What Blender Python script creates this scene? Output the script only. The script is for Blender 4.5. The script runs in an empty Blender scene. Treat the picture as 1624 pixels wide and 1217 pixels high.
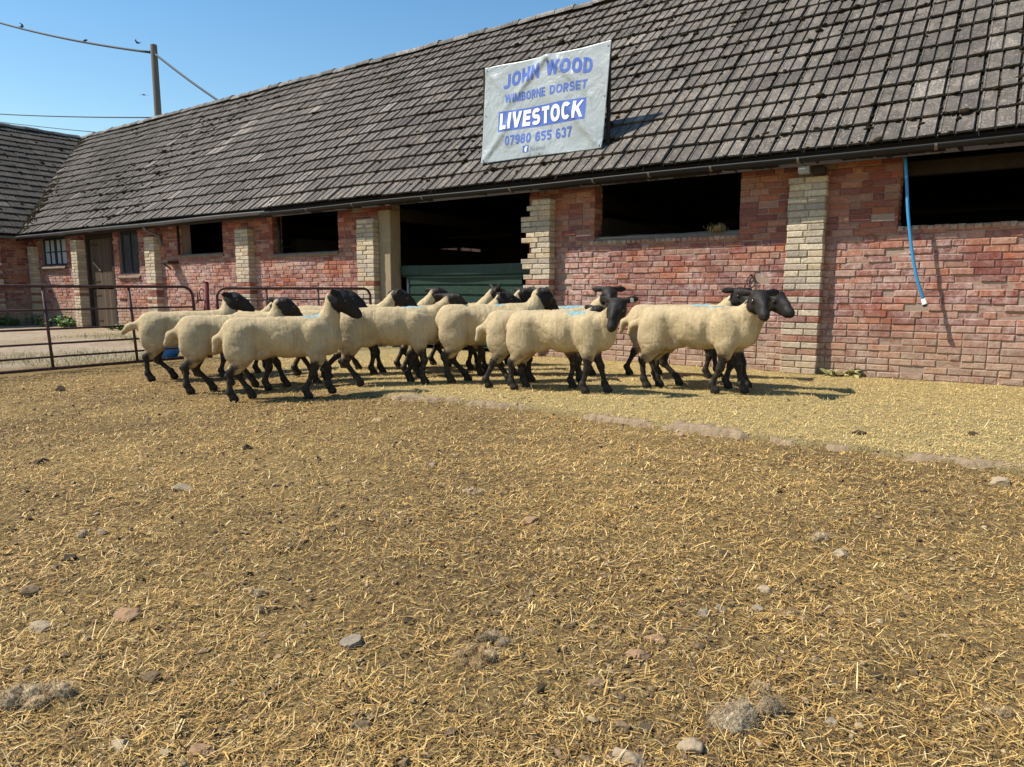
import bpy, math, random
import numpy as np
from mathutils import Vector, Matrix

# ---------------------------------------------------------------- camera, sky, sun, exposure
R = math.radians
scene = bpy.context.scene
rng = np.random.default_rng(7)
random.seed(7)

CAM_H, F_PX, IMG_W, IMG_H = 1.0, 1100.0, 1624.0, 1217.0
YAW, PITCH = R(34.715), R(7.663)
cam_data = bpy.data.cameras.new('camera')
cam_data.sensor_fit = 'HORIZONTAL'
cam_data.sensor_width = 36.0
cam_data.lens = 36.0 * F_PX / IMG_W
cam_data.clip_start = 0.05
cam_data.clip_end = 3000.0
cam = bpy.data.objects.new('camera', cam_data)
scene.collection.objects.link(cam)
cam.location = (0, 0, CAM_H)
cam.rotation_euler = (math.pi / 2 - PITCH, 0, YAW)
scene.camera = cam

SUN_AZ, SUN_EL = R(52), R(51)          # azimuth measured from the barn wall's normal, towards the left
world = bpy.data.worlds.new('World')
scene.world = world
world.use_nodes = True
wn = world.node_tree
wn.nodes.clear()
wo = wn.nodes.new('ShaderNodeOutputWorld')
wb = wn.nodes.new('ShaderNodeBackground')
ws = wn.nodes.new('ShaderNodeTexSky')
ws.sky_type = 'NISHITA'
ws.sun_disc = False
ws.sun_elevation = SUN_EL
ws.sun_rotation = math.pi + SUN_AZ
ws.altitude = 50
ws.air_density = 1.35
ws.dust_density = 0.0
ws.ozone_density = 1.0
wb.inputs['Strength'].default_value = 0.082
whs = wn.nodes.new('ShaderNodeHueSaturation')
whs.inputs['Saturation'].default_value = 1.33
whs.inputs['Value'].default_value = 1.3
wn.links.new(ws.outputs[0], whs.inputs['Color'])
wn.links.new(whs.outputs[0], wb.inputs['Color'])
wn.links.new(wb.outputs[0], wo.inputs['Surface'])

sun_data = bpy.data.lights.new('sun', 'SUN')
sun_data.energy = 5.0
sun_data.angle = R(0.53)
sun_data.color = (1.0, 0.93, 0.81)
sun = bpy.data.objects.new('sun', sun_data)
scene.collection.objects.link(sun)
SUN_DIR = Vector((-math.sin(SUN_AZ) * math.cos(SUN_EL), -math.cos(SUN_AZ) * math.cos(SUN_EL), math.sin(SUN_EL)))
sun.rotation_euler = SUN_DIR.to_track_quat('Z', 'Y').to_euler()
sun.location = (-20, -15, 30)

scene.view_settings.view_transform = 'Standard'
scene.view_settings.look = 'None'
scene.view_settings.exposure = 0.5
scene.view_settings.gamma = 1.0
scene.cycles.max_bounces = 6

# ---------------------------------------------------------------- helpers
COL = scene.collection


def mesh(name, v, f, mat=None, parent=None, smooth=False, attrs=None, loc=None):
    """one mesh object from vertex and face arrays (faces: an (n,3|4) array or a list of lists)"""
    me = bpy.data.meshes.new(name)
    v = np.asarray(v, dtype=np.float32)
    if isinstance(f, np.ndarray):
        n, k = f.shape
        me.vertices.add(len(v))
        me.vertices.foreach_set('co', v.ravel())
        me.loops.add(n * k)
        me.loops.foreach_set('vertex_index', f.astype(np.int32).ravel())
        me.polygons.add(n)
        me.polygons.foreach_set('loop_start', np.arange(0, n * k, k, dtype=np.int32))
        me.polygons.foreach_set('loop_total', np.full(n, k, dtype=np.int32))
        me.update(calc_edges=True)
    else:
        me.from_pydata(v.tolist(), [], f)
        me.update()
    for an, av in (attrs or {}).items():
        av = np.asarray(av, dtype=np.float32)
        if av.ndim == 1:
            a = me.attributes.new(an, 'FLOAT', 'POINT')
            a.data.foreach_set('value', av)
        else:
            if av.shape[1] == 3:
                av = np.hstack([av, np.ones((len(av), 1), np.float32)])
            a = me.attributes.new(an, 'FLOAT_COLOR', 'POINT')
            a.data.foreach_set('color', av.ravel())
    me.validate()
    me.polygons.foreach_set('use_smooth', np.full(len(me.polygons), bool(smooth)))
    o = bpy.data.objects.new(name, me)
    COL.objects.link(o)
    if mat:
        me.materials.append(mat)
    if parent:
        o.parent = parent
    if loc is not None:
        o.location = loc
    return o


def thing(name, label, cat, loc=(0, 0, 0), rotz=0.0, group=None):
    o = bpy.data.objects.new(name, None)
    o.empty_display_size = 0.2
    COL.objects.link(o)
    o.location = loc
    o.rotation_euler = (0, 0, rotz)
    return tag(o, label, cat, group)


def tag(o, label=None, cat=None, group=None, kind=None):
    if label: o['label'] = label
    if cat: o['category'] = cat
    if group: o['group'] = group
    if kind: o['kind'] = kind
    return o


class MB:
    """collects boxes, tubes and arbitrary pieces into one mesh"""
    def __init__(s):
        s.v, s.f, s.c = [], [], []

    def add(s, v, f, col=None):
        n = len(s.v)
        s.v.extend([tuple(p) for p in v])
        s.f.extend([[i + n for i in q] for q in f])
        s.c.extend([col if col is not None else (1, 1, 1)] * len(v))
        return s

    def box(s, x0, x1, y0, y1, z0, z1, bev=0.0, col=None):
        if bev <= 0:
            v = [(x, y, z) for z in (z0, z1) for y in (y0, y1) for x in (x0, x1)]
            f = [[0, 2, 3, 1], [4, 5, 7, 6], [0, 1, 5, 4], [1, 3, 7, 5], [3, 2, 6, 7], [2, 0, 4, 6]]
            return s.add(v, f, col)
        # chamfered box
        b = bev
        v, f, idx = [], [], {}
        X, Y, Z = (x0, x1), (y0, y1), (z0, z1)
        for i in (0, 1):
            for j in (0, 1):
                for k in (0, 1):
                    si, sj, sk = 1 - 2 * i, 1 - 2 * j, 1 - 2 * k
                    for a in range(3):
                        p = [X[i] + si * b, Y[j] + sj * b, Z[k] + sk * b]
                        p[a] = (X, Y, Z)[a][(i, j, k)[a]]
                        idx[(i, j, k, a)] = len(v)
                        v.append(p)
        for a in range(3):
            o1, o2 = [(1, 2), (0, 2), (0, 1)][a]
            for sde in (0, 1):
                q = []
                for m, n in ((0, 0), (1, 0), (1, 1), (0, 1)):
                    t = [0, 0, 0]; t[a] = sde; t[o1] = m; t[o2] = n
                    q.append(idx[(*t, a)])
                f.append(q)
        for a in range(3):      # edges along axis a
            o1, o2 = [(1, 2), (0, 2), (0, 1)][a]
            for m in (0, 1):
                for n in (0, 1):
                    t0 = [0, 0, 0]; t0[o1] = m; t0[o2] = n
                    t1 = list(t0); t1[a] = 1
                    f.append([idx[(*t0, o1)], idx[(*t1, o1)], idx[(*t1, o2)], idx[(*t0, o2)]])
        for i in (0, 1):
            for j in (0, 1):
                for k in (0, 1):
                    f.append([idx[(i, j, k, 0)], idx[(i, j, k, 1)], idx[(i, j, k, 2)]])
        return s.add(v, f, col)

    def tube(s, pts, r, n=10, caps=True, col=None):
        pts = [Vector(p) for p in pts]
        rs = r if isinstance(r, (list, tuple)) else [r] * len(pts)
        v, f = [], []
        nrm = None
        for i, p in enumerate(pts):
            if i == 0: t = pts[1] - pts[0]
            elif i == len(pts) - 1: t = pts[-1] - pts[-2]
            else: t = (pts[i + 1] - pts[i]).normalized() + (pts[i] - pts[i - 1]).normalized()
            t.normalize()
            if nrm is None:
                nrm = t.orthogonal().normalized()
            else:
                nrm = (nrm - t * nrm.dot(t)).normalized()
            b = t.cross(nrm)
            for k in range(n):
                a = 2 * math.pi * k / n
                v.append(p + (nrm * math.cos(a) + b * math.sin(a)) * rs[i])
        for i in range(len(pts) - 1):
            for k in range(n):
                f.append([i * n + k, i * n + (k + 1) % n, (i + 1) * n + (k + 1) % n, (i + 1) * n + k])
        if caps:
            f.append(list(range(n))[::-1])
            f.append([(len(pts) - 1) * n + k for k in range(n)])
        return s.add(v, f, col)

    def build(s, name, mat, parent=None, smooth=False, color=False, loc=None):
        return mesh(name, np.array(s.v), s.f, mat, parent, smooth, {'Col': np.array(s.c)} if color else None, loc)


def _hash(ix, iy, iz, seed):
    h = (ix * 374761393 + iy * 668265263 + iz * 2147483647 + seed * 974634777) & 0xFFFFFFFF
    h = ((h ^ (h >> 13)) * 1274126177) & 0xFFFFFFFF
    h = h ^ (h >> 16)
    return (h & 0xFFFFFF) / float(0xFFFFFF)


def vnoise(x, y, z=None, seed=0):
    x = np.asarray(x, float); y = np.asarray(y, float)
    z = np.zeros_like(x) if z is None else np.asarray(z, float)
    ix, iy, iz = (np.floor(a).astype(np.int64) for a in (x, y, z))
    fx, fy, fz = x - ix, y - iy, z - iz
    fx, fy, fz = (t * t * (3 - 2 * t) for t in (fx, fy, fz))
    out = 0
    for dx in (0, 1):
        wx = fx if dx else 1 - fx
        for dy in (0, 1):
            wy = fy if dy else 1 - fy
            for dz in (0, 1):
                wz = fz if dz else 1 - fz
                out = out + wx * wy * wz * _hash(ix + dx, iy + dy, iz + dz, seed)
    return out * 2 - 1


def fbm(x, y, z=None, oct=4, seed=0, gain=0.5):
    a, s, t = 1.0, 0.0, 0.0
    x = np.asarray(x, float); y = np.asarray(y, float)
    z = None if z is None else np.asarray(z, float)
    for o in range(oct):
        k = 2.03 ** o
        s = s + a * vnoise(x * k + 17 * o, y * k - 9 * o, None if z is None else z * k + 5 * o, seed + o)
        t += a
        a *= gain
    return s / t


def sstep(a, b, x):
    t = np.clip((np.asarray(x, float) - a) / (b - a), 0, 1)
    return t * t * (3 - 2 * t)


# ---------------------------------------------------------------- materials
class NT:
    def __init__(s, name, rough=0.8, spec=0.3):
        s.m = bpy.data.materials.new(name)
        s.m.use_nodes = True
        s.t = s.m.node_tree
        s.b = s.t.nodes['Principled BSDF']
        s.b.inputs['Roughness'].default_value = rough
        s.b.inputs['Specular IOR Level'].default_value = spec
        s._co = None

    def n(s, typ, ins=None, **kw):
        nd = s.t.nodes.new(typ)
        for k, v in kw.items():
            setattr(nd, k, v)
        for k, v in (ins or {}).items():
            s.set(nd.inputs[k], v)
        return nd

    def set(s, sock, v):
        if isinstance(v, bpy.types.NodeSocket):
            s.t.links.new(v, sock)
        elif isinstance(v, (tuple, list)) and len(v) == 3 and sock.type == 'RGBA':
            sock.default_value = (*v, 1)
        else:
            sock.default_value = v

    def co(s):
        if s._co is None:
            s._co = s.n('ShaderNodeTexCoord').outputs['Object']
        return s._co

    def attr(s, name, out='Color'):
        return s.n('ShaderNodeAttribute', attribute_name=name).outputs[out]

    def noise(s, scale, detail=4, rough=0.55, vec=None, out='Fac', dist=0.0):
        return s.n('ShaderNodeTexNoise', {'Vector': vec or s.co(), 'Scale': scale, 'Detail': detail, 'Roughness': rough, 'Distortion': dist}).outputs[out]

    def scaled(s, sc, rot=(0, 0, 0)):
        return s.n('ShaderNodeMapping', {'Vector': s.co(), 'Scale': sc, 'Rotation': rot}).outputs[0]

    def ramp(s, fac, stops, interp='LINEAR'):
        r = s.n('ShaderNodeValToRGB', {'Fac': fac})
        r.color_ramp.interpolation = interp
        e = r.color_ramp.elements
        while len(e) < len(stops): e.new(0.5)
        for el, (p, c) in zip(e, stops):
            el.position = p
            el.color = (*c, 1) if isinstance(c, (tuple, list)) else (c, c, c, 1)
        return r.outputs['Color']

    def mix(s, fac, a, b, mode='MIX'):
        nd = s.n('ShaderNodeMix', data_type='RGBA', blend_type=mode)
        s.set(nd.inputs[0], fac); s.set(nd.inputs[6], a); s.set(nd.inputs[7], b)
        return nd.outputs[2]

    def math(s, op, a, b=0.0, clamp=False):
        nd = s.n('ShaderNodeMath', operation=op, use_clamp=clamp)
        s.set(nd.inputs[0], a); s.set(nd.inputs[1], b)
        return nd.outputs[0]

    def sep(s, col):
        return s.n('ShaderNodeSeparateColor', {'Color': col}).outputs

    def bump(s, h, strength=0.5, dist=0.01, normal=None):
        nd = s.n('ShaderNodeBump', {'Height': h, 'Strength': strength, 'Distance': dist})
        if normal is not None: s.set(nd.inputs['Normal'], normal)
        return nd.outputs[0]

    def out(s, col=None, rough=None, normal=None):
        if col is not None: s.set(s.b.inputs['Base Color'], col)
        if rough is not None: s.set(s.b.inputs['Roughness'], rough)
        if normal is not None: s.set(s.b.inputs['Normal'], normal)
        return s.m


def plain(name, col, rough=0.7, var=0.25, scale=6.0, bump=0.2, spec=0.3, metallic=0.0):
    k = NT(name, rough, spec)
    nz = k.noise(scale, 5, 0.6)
    c = k.mix(nz, tuple(c * (1 - var) for c in col), tuple(min(1, c * (1 + var)) for c in col))
    k.b.inputs['Metallic'].default_value = metallic
    return k.out(c, None, k.bump(k.noise(scale * 8, 4, 0.6), bump, 0.004))


M = {}

# bricks: colour per brick in 'Col'; lime and dirt stains laid over in object space
def brick_mat(name, lime=0.5, warm=0.0):
    k = NT(name, 0.9, 0.2)
    col = k.attr('Col')
    n1 = k.noise(26, 6, 0.65)
    c = k.mix(k.ramp(n1, [(0.3, 0.0), (0.75, 1.0)]), k.mix(1.0, col, (0.62, 0.60, 0.60), 'MULTIPLY'), k.mix(1.0, col, (1.08, 1.05, 1.05), 'MULTIPLY'))
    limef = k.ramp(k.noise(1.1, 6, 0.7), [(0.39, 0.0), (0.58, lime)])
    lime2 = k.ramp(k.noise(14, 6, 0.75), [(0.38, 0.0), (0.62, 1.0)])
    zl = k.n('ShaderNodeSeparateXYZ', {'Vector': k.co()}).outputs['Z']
    wash_shade = k.n('ShaderNodeMapRange', {'Value': k.math('ADD', zl, k.math('MULTIPLY', k.noise(2.2, 5, 0.65), 0.5)), 'From Min': 2.0, 'From Max': 1.75, 'To Min': 0.12, 'To Max': 1.0}).outputs[0]  # limewash thins above sill height, putting extra eaves shade into the brick colour
    c = k.mix(k.math('MULTIPLY', k.math('MULTIPLY', limef, lime2), wash_shade), c, (0.62, 0.49, 0.44))
    z = k.n('ShaderNodeSeparateXYZ', {'Vector': k.co()}).outputs['Z']
    low = k.n('ShaderNodeMapRange', {'Value': k.math('ADD', z, k.math('MULTIPLY', k.noise(1.6, 4, 0.6), 0.7)), 'From Min': 1.15, 'From Max': 0.55, 'To Min': 0.0, 'To Max': 0.72}).outputs[0]
    low = k.math('MULTIPLY', low, k.ramp(k.noise(7, 5, 0.7), [(0.3, 0.25), (0.6, 1.0)]))
    c = k.mix(low, c, (0.43, 0.33, 0.23))
    dark = k.ramp(k.noise(38, 4, 0.7), [(0.33, 0.55), (0.42, 0.0)])
    c = k.mix(dark, c, (0.05, 0.035, 0.03))
    h = k.math('ADD', k.noise(55, 6, 0.7), k.math('MULTIPLY', k.noise(14, 3, 0.5), 1.3))
    return k.out(c, None, k.bump(h, 0.75, 0.009))

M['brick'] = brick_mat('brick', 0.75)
M['pier'] = brick_mat('pier_brick', 0.3)

k = NT('mortar', 0.95, 0.1)
M['mortar'] = k.out(k.mix(k.noise(9, 6, 0.7), (0.24, 0.165, 0.125), (0.42, 0.32, 0.25)), None, k.bump(k.noise(70, 5, 0.7), 0.7, 0.008))

# concrete roof tiles with lichen
k = NT('roof_tile', 0.88, 0.25)
col = k.attr('Col')
n1 = k.ramp(k.noise(3.0, 6, 0.7), [(0.32, 0.65), (0.7, 1.3)])
c = k.mix(1.0, col, n1, 'MULTIPLY')
st = k.ramp(k.noise(9.0, 6, 0.7, vec=k.scaled((1.0, 0.35, 0.35))), [(0.5, 0.0), (0.68, 0.55)])
c = k.mix(st, c, k.mix(1.0, col, (2.5, 2.35, 2.15), 'MULTIPLY'))
sp = k.ramp(k.noise(60, 3, 0.6), [(0.30, 0.8), (0.38, 0.0)])
c = k.mix(sp, c, (0.025, 0.022, 0.02))
sp2 = k.ramp(k.noise(45, 3, 0.6, vec=k.scaled((1, 1, 1), (1, 2, 3))), [(0.57, 0.0), (0.65, 0.8)])
c = k.mix(sp2, c, k.mix(1.0, col, (3.1, 3.0, 2.8), 'MULTIPLY'))
M['tile'] = k.out(c, None, k.bump(k.noise(80, 5, 0.7), 0.6, 0.006))

k = NT('moss', 1.0, 0.05)
M['moss'] = k.out(k.mix(k.noise(20, 4, 0.7), (0.018, 0.015, 0.010), (0.060, 0.048, 0.026)), None, k.bump(k.noise(120, 4, 0.8), 1.0, 0.015))

M['gutter_black'] = plain('gutter_black', (0.012, 0.012, 0.013), 0.55, 0.4, 3, 0.1, 0.3)
M['gutter_grey'] = plain('gutter_grey', (0.12, 0.125, 0.13), 0.5, 0.4, 3, 0.1, 0.45)
M['bracket'] = plain('bracket_metal', (0.16, 0.13, 0.11), 0.6, 0.5, 30, 0.2)
M['galv'] = plain('galvanised', (0.30, 0.31, 0.32), 0.55, 0.3, 12, 0.2, 0.5)
M['cement'] = plain('sill_cement', (0.18, 0.14, 0.105), 0.95, 0.35, 7, 0.9)
M['dark_timber'] = plain('dark_timber', (0.028, 0.022, 0.018), 0.85, 0.4, 8, 0.4)
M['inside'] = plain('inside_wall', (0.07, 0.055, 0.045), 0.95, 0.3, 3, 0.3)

k = NT('weathered_post', 0.9, 0.2)
g = k.noise(7, 6, 0.65, vec=k.scaled((9, 9, 0.7)))
M['post_wood'] = k.out(k.mix(g, (0.17, 0.12, 0.07), (0.43, 0.34, 0.22)), None, k.bump(g, 0.6, 0.01))
k = NT('plank_door_wood', 0.9, 0.2)
g = k.noise(9, 7, 0.7, vec=k.scaled((8, 8, 0.5)))
pl = k.attr('Col')
M['plank'] = k.out(k.mix(1.0, pl, k.mix(g, (0.55, 0.5, 0.45), (1.5, 1.4, 1.3)), 'MULTIPLY'), None, k.bump(g, 0.7, 0.01))
M['frame_dark'] = plain('window_frame_paint', (0.025, 0.03, 0.033), 0.7, 0.4, 20, 0.3)
k = NT('pale_pane', 0.25, 0.5)
M['pane'] = k.out(k.mix(k.noise(5, 4, 0.6), (0.34, 0.37, 0.38), (0.52, 0.55, 0.55)))  # one pale mottled tone over the whole pane
k = NT('dark_pane', 0.12, 0.5)
M['pane_dark'] = k.out(k.mix(k.noise(5, 4, 0.6), (0.02, 0.025, 0.03), (0.07, 0.08, 0.09)))

k = NT('rusty_red_steel', 0.62, 0.4)
n1 = k.noise(18, 6, 0.7)
M['gate_steel'] = k.out(k.mix(k.ramp(n1, [(0.4, 0.0), (0.65, 1.0)]), (0.045, 0.018, 0.018), (0.10, 0.045, 0.035)), None, k.bump(k.noise(90, 4, 0.7), 0.35, 0.003))
M['post_red'] = plain('red_oxide_post', (0.17, 0.036, 0.030), 0.65, 0.4, 14, 0.3)

k = NT('green_sheet', 0.5, 0.3)
n1 = k.noise(3.5, 5, 0.6)
c = k.mix(n1, (0.010, 0.027, 0.019), (0.022, 0.052, 0.035))
dr = k.ramp(k.noise(16, 5, 0.7, vec=k.scaled((1.6, 1, 0.22))), [(0.64, 0.0), (0.74, 0.6)])
c = k.mix(dr, c, (0.42, 0.45, 0.42))
ring = k.ramp(k.noise(26, 3, 0.6), [(0.68, 0.0), (0.73, 0.6)])
c = k.mix(ring, c, (0.4, 0.42, 0.38))
M['green'] = k.out(c, None, k.bump(k.noise(5, 3, 0.5), 0.2, 0.02))

M['hose'] = plain('blue_hose', (0.035, 0.25, 0.50), 0.42, 0.15, 10, 0.1, 0.5)
M['white_plastic'] = plain('white_plastic', (0.72, 0.70, 0.66), 0.5, 0.1, 14, 0.1)
M['black_plastic'] = plain('black_plastic', (0.02, 0.02, 0.02), 0.5, 0.2, 14, 0.1)
M['tub'] = plain('blue_plastic', (0.03, 0.20, 0.62), 0.4, 0.12, 5, 0.1, 0.5)
M['iron'] = plain('rusty_iron', (0.035, 0.022, 0.018), 0.8, 0.4, 30, 0.4)
k = NT('pole_wood', 0.9, 0.2)
g = k.noise(6, 6, 0.65, vec=k.scaled((6, 6, 0.3)))
M['pole_wood'] = k.out(k.mix(g, (0.07, 0.066, 0.055), (0.17, 0.16, 0.135)))
M['wire'] = plain('wire', (0.02, 0.022, 0.026), 0.6, 0.2, 3, 0.0)
M['bird'] = plain('bird_feathers', (0.03, 0.03, 0.045), 0.7, 0.2, 40, 0.1)

# banner and its print
k = NT('grey_pvc', 0.33, 0.5)
d = k.noise(2.2, 5, 0.65)
c = k.mix(d, (0.30, 0.335, 0.335), (0.46, 0.50, 0.50))
fur = k.ramp(k.noise(30, 4, 0.6, vec=k.scaled((1.6, 1, 0.55), (0, 0.5, 0)), dist=1.5), [(0.60, 0.0), (0.66, 0.33)])
patch = k.ramp(k.noise(1.7, 2, 0.5, vec=k.scaled((1, 1, 1), (2, 1, 0))), [(0.46, 0.0), (0.56, 1.0)])
c = k.mix(k.math('MULTIPLY', fur, patch), c, (0.20, 0.23, 0.24))
M['pvc'] = k.out(c, None, k.bump(k.math('ADD', k.noise(7, 4, 0.55), k.math('MULTIPLY', k.noise(2.6, 3, 0.5, vec=k.scaled((1, 1, 1), (0, 0.6, 0)), dist=1.0), 3.0)), 0.55, 0.02))
k = NT('blue_print', 0.36, 0.5)
M['blue_ink'] = k.out(k.mix(k.noise(2.5, 4, 0.6), (0.07, 0.13, 0.46), (0.11, 0.18, 0.54)))
k = NT('white_print', 0.36, 0.5)
M['white_ink'] = k.out((0.88, 0.89, 0.90))
k = NT('grey_print', 0.36, 0.5)
M['grey_ink'] = k.out((0.26, 0.29, 0.32))
k = NT('faint_line_print', 0.36, 0.5)
M['line_ink'] = k.out((0.27, 0.30, 0.31))

# sheep: Col.r = black skin, Col.g = blue marker, Col.b = dirt
k = NT('sheep_coat', 0.9, 0.15)
r_, g_, b_ = k.sep(k.attr('Col'))[:3]
n1 = k.noise(9, 5, 0.6)
wool = k.mix(n1, (0.44, 0.335, 0.185), (0.62, 0.495, 0.305))
wool = k.mix(k.ramp(k.noise(70, 3, 0.7), [(0.35, 0.35), (0.6, 0.0)]), wool, (0.36, 0.265, 0.14))
clip = k.noise(16, 4, 0.6, vec=k.scaled((2.4, 1.0, 0.45), (0, 0.25, 0)))
wool = k.mix(k.ramp(clip, [(0.38, 0.45), (0.55, 0.0)]), wool, (0.40, 0.30, 0.16))
wool = k.mix(k.math('MULTIPLY', g_, k.ramp(k.noise(40, 4, 0.7), [(0.4, 0.25), (0.6, 1.0)])), wool, (0.06, 0.36, 0.48))
wool = k.mix(k.math('MULTIPLY', b_, k.ramp(k.noise(11, 5, 0.7), [(0.35, 0.0), (0.65, 1.0)])), wool, (0.16, 0.10, 0.055))
wool = k.mix(k.ramp(k.noise(4.2, 5, 0.65), [(0.5, 0.0), (0.75, 0.5)]), wool, (0.30, 0.235, 0.15))
blk = k.mix(k.noise(30, 4, 0.6), (0.012, 0.010, 0.009), (0.034, 0.029, 0.026))
blk = k.mix(k.math('MULTIPLY', b_, k.ramp(k.noise(25, 4, 0.7), [(0.5, 0.0), (0.7, 1.0)])), blk, (0.11, 0.08, 0.05))
c = k.mix(r_, wool, blk)
rough = k.n('ShaderNodeMapRange', {'Value': r_, 'To Min': 0.95, 'To Max': 0.56}).outputs[0]
woolh = k.math('ADD', k.noise(120, 4, 0.75), k.math('MULTIPLY', clip, 2.0))
hs = k.math('MULTIPLY', woolh, k.n('ShaderNodeMapRange', {'Value': r_, 'To Min': 1.0, 'To Max': 0.45}).outputs[0])
M['sheep'] = k.out(c, rough, k.bump(hs, 0.5, 0.008))
k = NT('fleece', 0.95, 0.1)
M['fleece'] = k.out(k.mix(1.0, k.attr('Col'), k.mix(k.ramp(k.noise(4.2, 5, 0.65), [(0.5, 0.0), (0.75, 1.0)]), (1, 1, 1), (0.72, 0.68, 0.62)), 'MULTIPLY'))
k = NT('eye', 0.12, 0.6)
M['eye'] = k.out((0.045, 0.028, 0.012))
M['tag_yellow'] = plain('yellow_tag', (0.75, 0.55, 0.03), 0.5, 0.05, 9, 0.0)
M['tag_white'] = plain('pale_tag', (0.62, 0.62, 0.55), 0.5, 0.05, 9, 0.0)

# ground: Zone.r = sandy yard behind the gate, Zone.g = straw over the slab, Zone.b = barn earth
k = NT('ground', 1.0, 0.1)
zr, zg, zb = k.sep(k.attr('Zone'))[:3]
soil = k.mix(k.noise(5, 7, 0.7), (0.125, 0.078, 0.036), (0.29, 0.19, 0.085))
soil = k.mix(k.ramp(k.noise(28, 5, 0.75), [(0.36, 0.75), (0.5, 0.0)]), soil, (0.060, 0.038, 0.020))
fib = k.noise(60, 4, 0.7, vec=k.scaled((1.0, 0.22, 1.0), (0, 0, 0.6)))
fib2 = k.noise(60, 4, 0.7, vec=k.scaled((0.22, 1.0, 1.0), (0, 0, 0.2)))
ff = k.math('MAXIMUM', fib, fib2)
straw = k.mix(k.ramp(k.noise(90, 3, 0.6), [(0.3, 0.0), (0.7, 1.0)]), (0.36, 0.25, 0.095), (0.58, 0.44, 0.20))
soil = k.mix(k.ramp(ff, [(0.54, 0.0), (0.63, 0.75)]), soil, straw)
big = k.ramp(k.noise(0.7, 5, 0.65), [(0.4, 0.0), (0.62, 0.55)])
soil = k.mix(big, soil, k.mix(k.noise(40, 4, 0.7), (0.30, 0.195, 0.075), (0.52, 0.37, 0.15)))
slab = k.mix(k.noise(3, 6, 0.7), (0.30, 0.225, 0.10), (0.46, 0.36, 0.175))
slab = k.mix(k.ramp(ff, [(0.5, 0.0), (0.62, 0.85)]), slab, (0.58, 0.47, 0.22))
slab = k.mix(k.ramp(k.noise(24, 5, 0.75), [(0.34, 0.6), (0.45, 0.0)]), slab, (0.14, 0.10, 0.045))
sand = k.mix(k.noise(3.5, 7, 0.7), (0.36, 0.27, 0.185), (0.56, 0.45, 0.33))
sand = k.mix(k.ramp(k.noise(9, 5, 0.75), [(0.33, 0.7), (0.44, 0.0)]), sand, (0.16, 0.11, 0.07))
c = k.mix(zg, soil, slab)
c = k.mix(zr, c, sand)
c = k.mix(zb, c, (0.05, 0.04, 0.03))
h = k.math('ADD', k.math('MULTIPLY', k.noise(26, 6, 0.75), 1.6), k.math('MULTIPLY', ff, 1.0))
M['ground'] = k.out(c, None, k.bump(h, 1.0, 0.03))

k = NT('straw', 0.6, 0.3)
M['straw'] = k.out(k.attr('Col'))
k = NT('slab_concrete', 0.95, 0.15)
c = k.mix(k.noise(6, 6, 0.7), (0.23, 0.16, 0.095), (0.42, 0.315, 0.205))
c = k.mix(k.ramp(k.noise(30, 5, 0.7), [(0.36, 0.7), (0.46, 0.0)]), c, (0.17, 0.12, 0.075))
M['slab'] = k.out(c, None, k.bump(k.noise(40, 6, 0.75), 0.9, 0.02))


def stone_mat(name, a, b, scale=25):
    k = NT(name, 0.92, 0.2)
    c = k.mix(k.noise(scale, 5, 0.65), a, b)
    c = k.mix(k.ramp(k.noise(70, 4, 0.7), [(0.34, 0.6), (0.42, 0.0)]), c, tuple(x * 0.45 for x in a))
    return k.out(c, None, k.bump(k.noise(90, 6, 0.7), 0.8, 0.006))

M['stone_pale'] = stone_mat('pale_stone', (0.26, 0.19, 0.115), (0.46, 0.36, 0.24))
M['stone_grey'] = stone_mat('grey_stone', (0.17, 0.14, 0.10), (0.34, 0.285, 0.21))
M['stone_red'] = stone_mat('reddish_stone', (0.25, 0.145, 0.075), (0.38, 0.245, 0.14))
M['stone_brown'] = stone_mat('brown_clod', (0.15, 0.10, 0.055), (0.30, 0.21, 0.12))
M['clod_dark'] = stone_mat('dark_clod', (0.035, 0.026, 0.018), (0.085, 0.062, 0.038))
k = NT('wool_tuft', 0.95, 0.1)
M['tuft'] = k.out(k.mix(1.0, k.attr('Col'), k.mix(k.noise(130, 4, 0.7), (0.50, 0.45, 0.38), (1.0, 0.93, 0.83)), 'MULTIPLY'), None, k.bump(k.noise(160, 4, 0.75), 1.0, 0.006))
k = NT('leaf', 0.6, 0.3)
M['leaf'] = k.out(k.attr('Col'))
k = NT('grass_blade', 0.65, 0.3)
M['grass'] = k.out(k.attr('Col'))

# ---------------------------------------------------------------- ground
WALL_Y = 8.9
YARD_Z = -0.05
EDGE_X = np.array([-60, -9.0, -5.6, -4.68, -3.9, -3.21, -2.51, -1.74, -0.88, 0.2, 3, 30])
EDGE_Y = np.array([6.5, 6.2, 4.95, 4.78, 4.92, 5.0, 4.93, 4.84, 4.84, 4.82, 4.8, 4.8])


def edge_y(x):
    return np.interp(x, EDGE_X, EDGE_Y)


def slab_mask(x, y):
    w = 0.03 + 1.4 * sstep(-4.5, -6.2, x)
    return sstep(-0.5, 0.5, (y - edge_y(x)) / w)


def ground_z(x, y, fine=True):
    x = np.asarray(x, float); y = np.asarray(y, float)
    z = YARD_Z * (1 - slab_mask(x, y))
    z = z + 0.018 * fbm(x * 0.7, y * 0.7, oct=3, seed=3) * (1 - 0.6 * slab_mask(x, y))
    if fine:
        amp = 1 - 0.55 * slab_mask(x, y)
        z = z + amp * 0.014 * fbm(x * 7, y * 7, oct=4, seed=11, gain=0.6) + amp * 0.006 * fbm(x * 33, y * 33, oct=2, seed=17)
        b = vnoise(x * 4.3, y * 4.3, seed=21)
        z = z + amp * 0.022 * np.clip(b - 0.45, 0, 1) * (1 + fbm(x * 25, y * 25, oct=2, seed=5))
    return z


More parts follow.
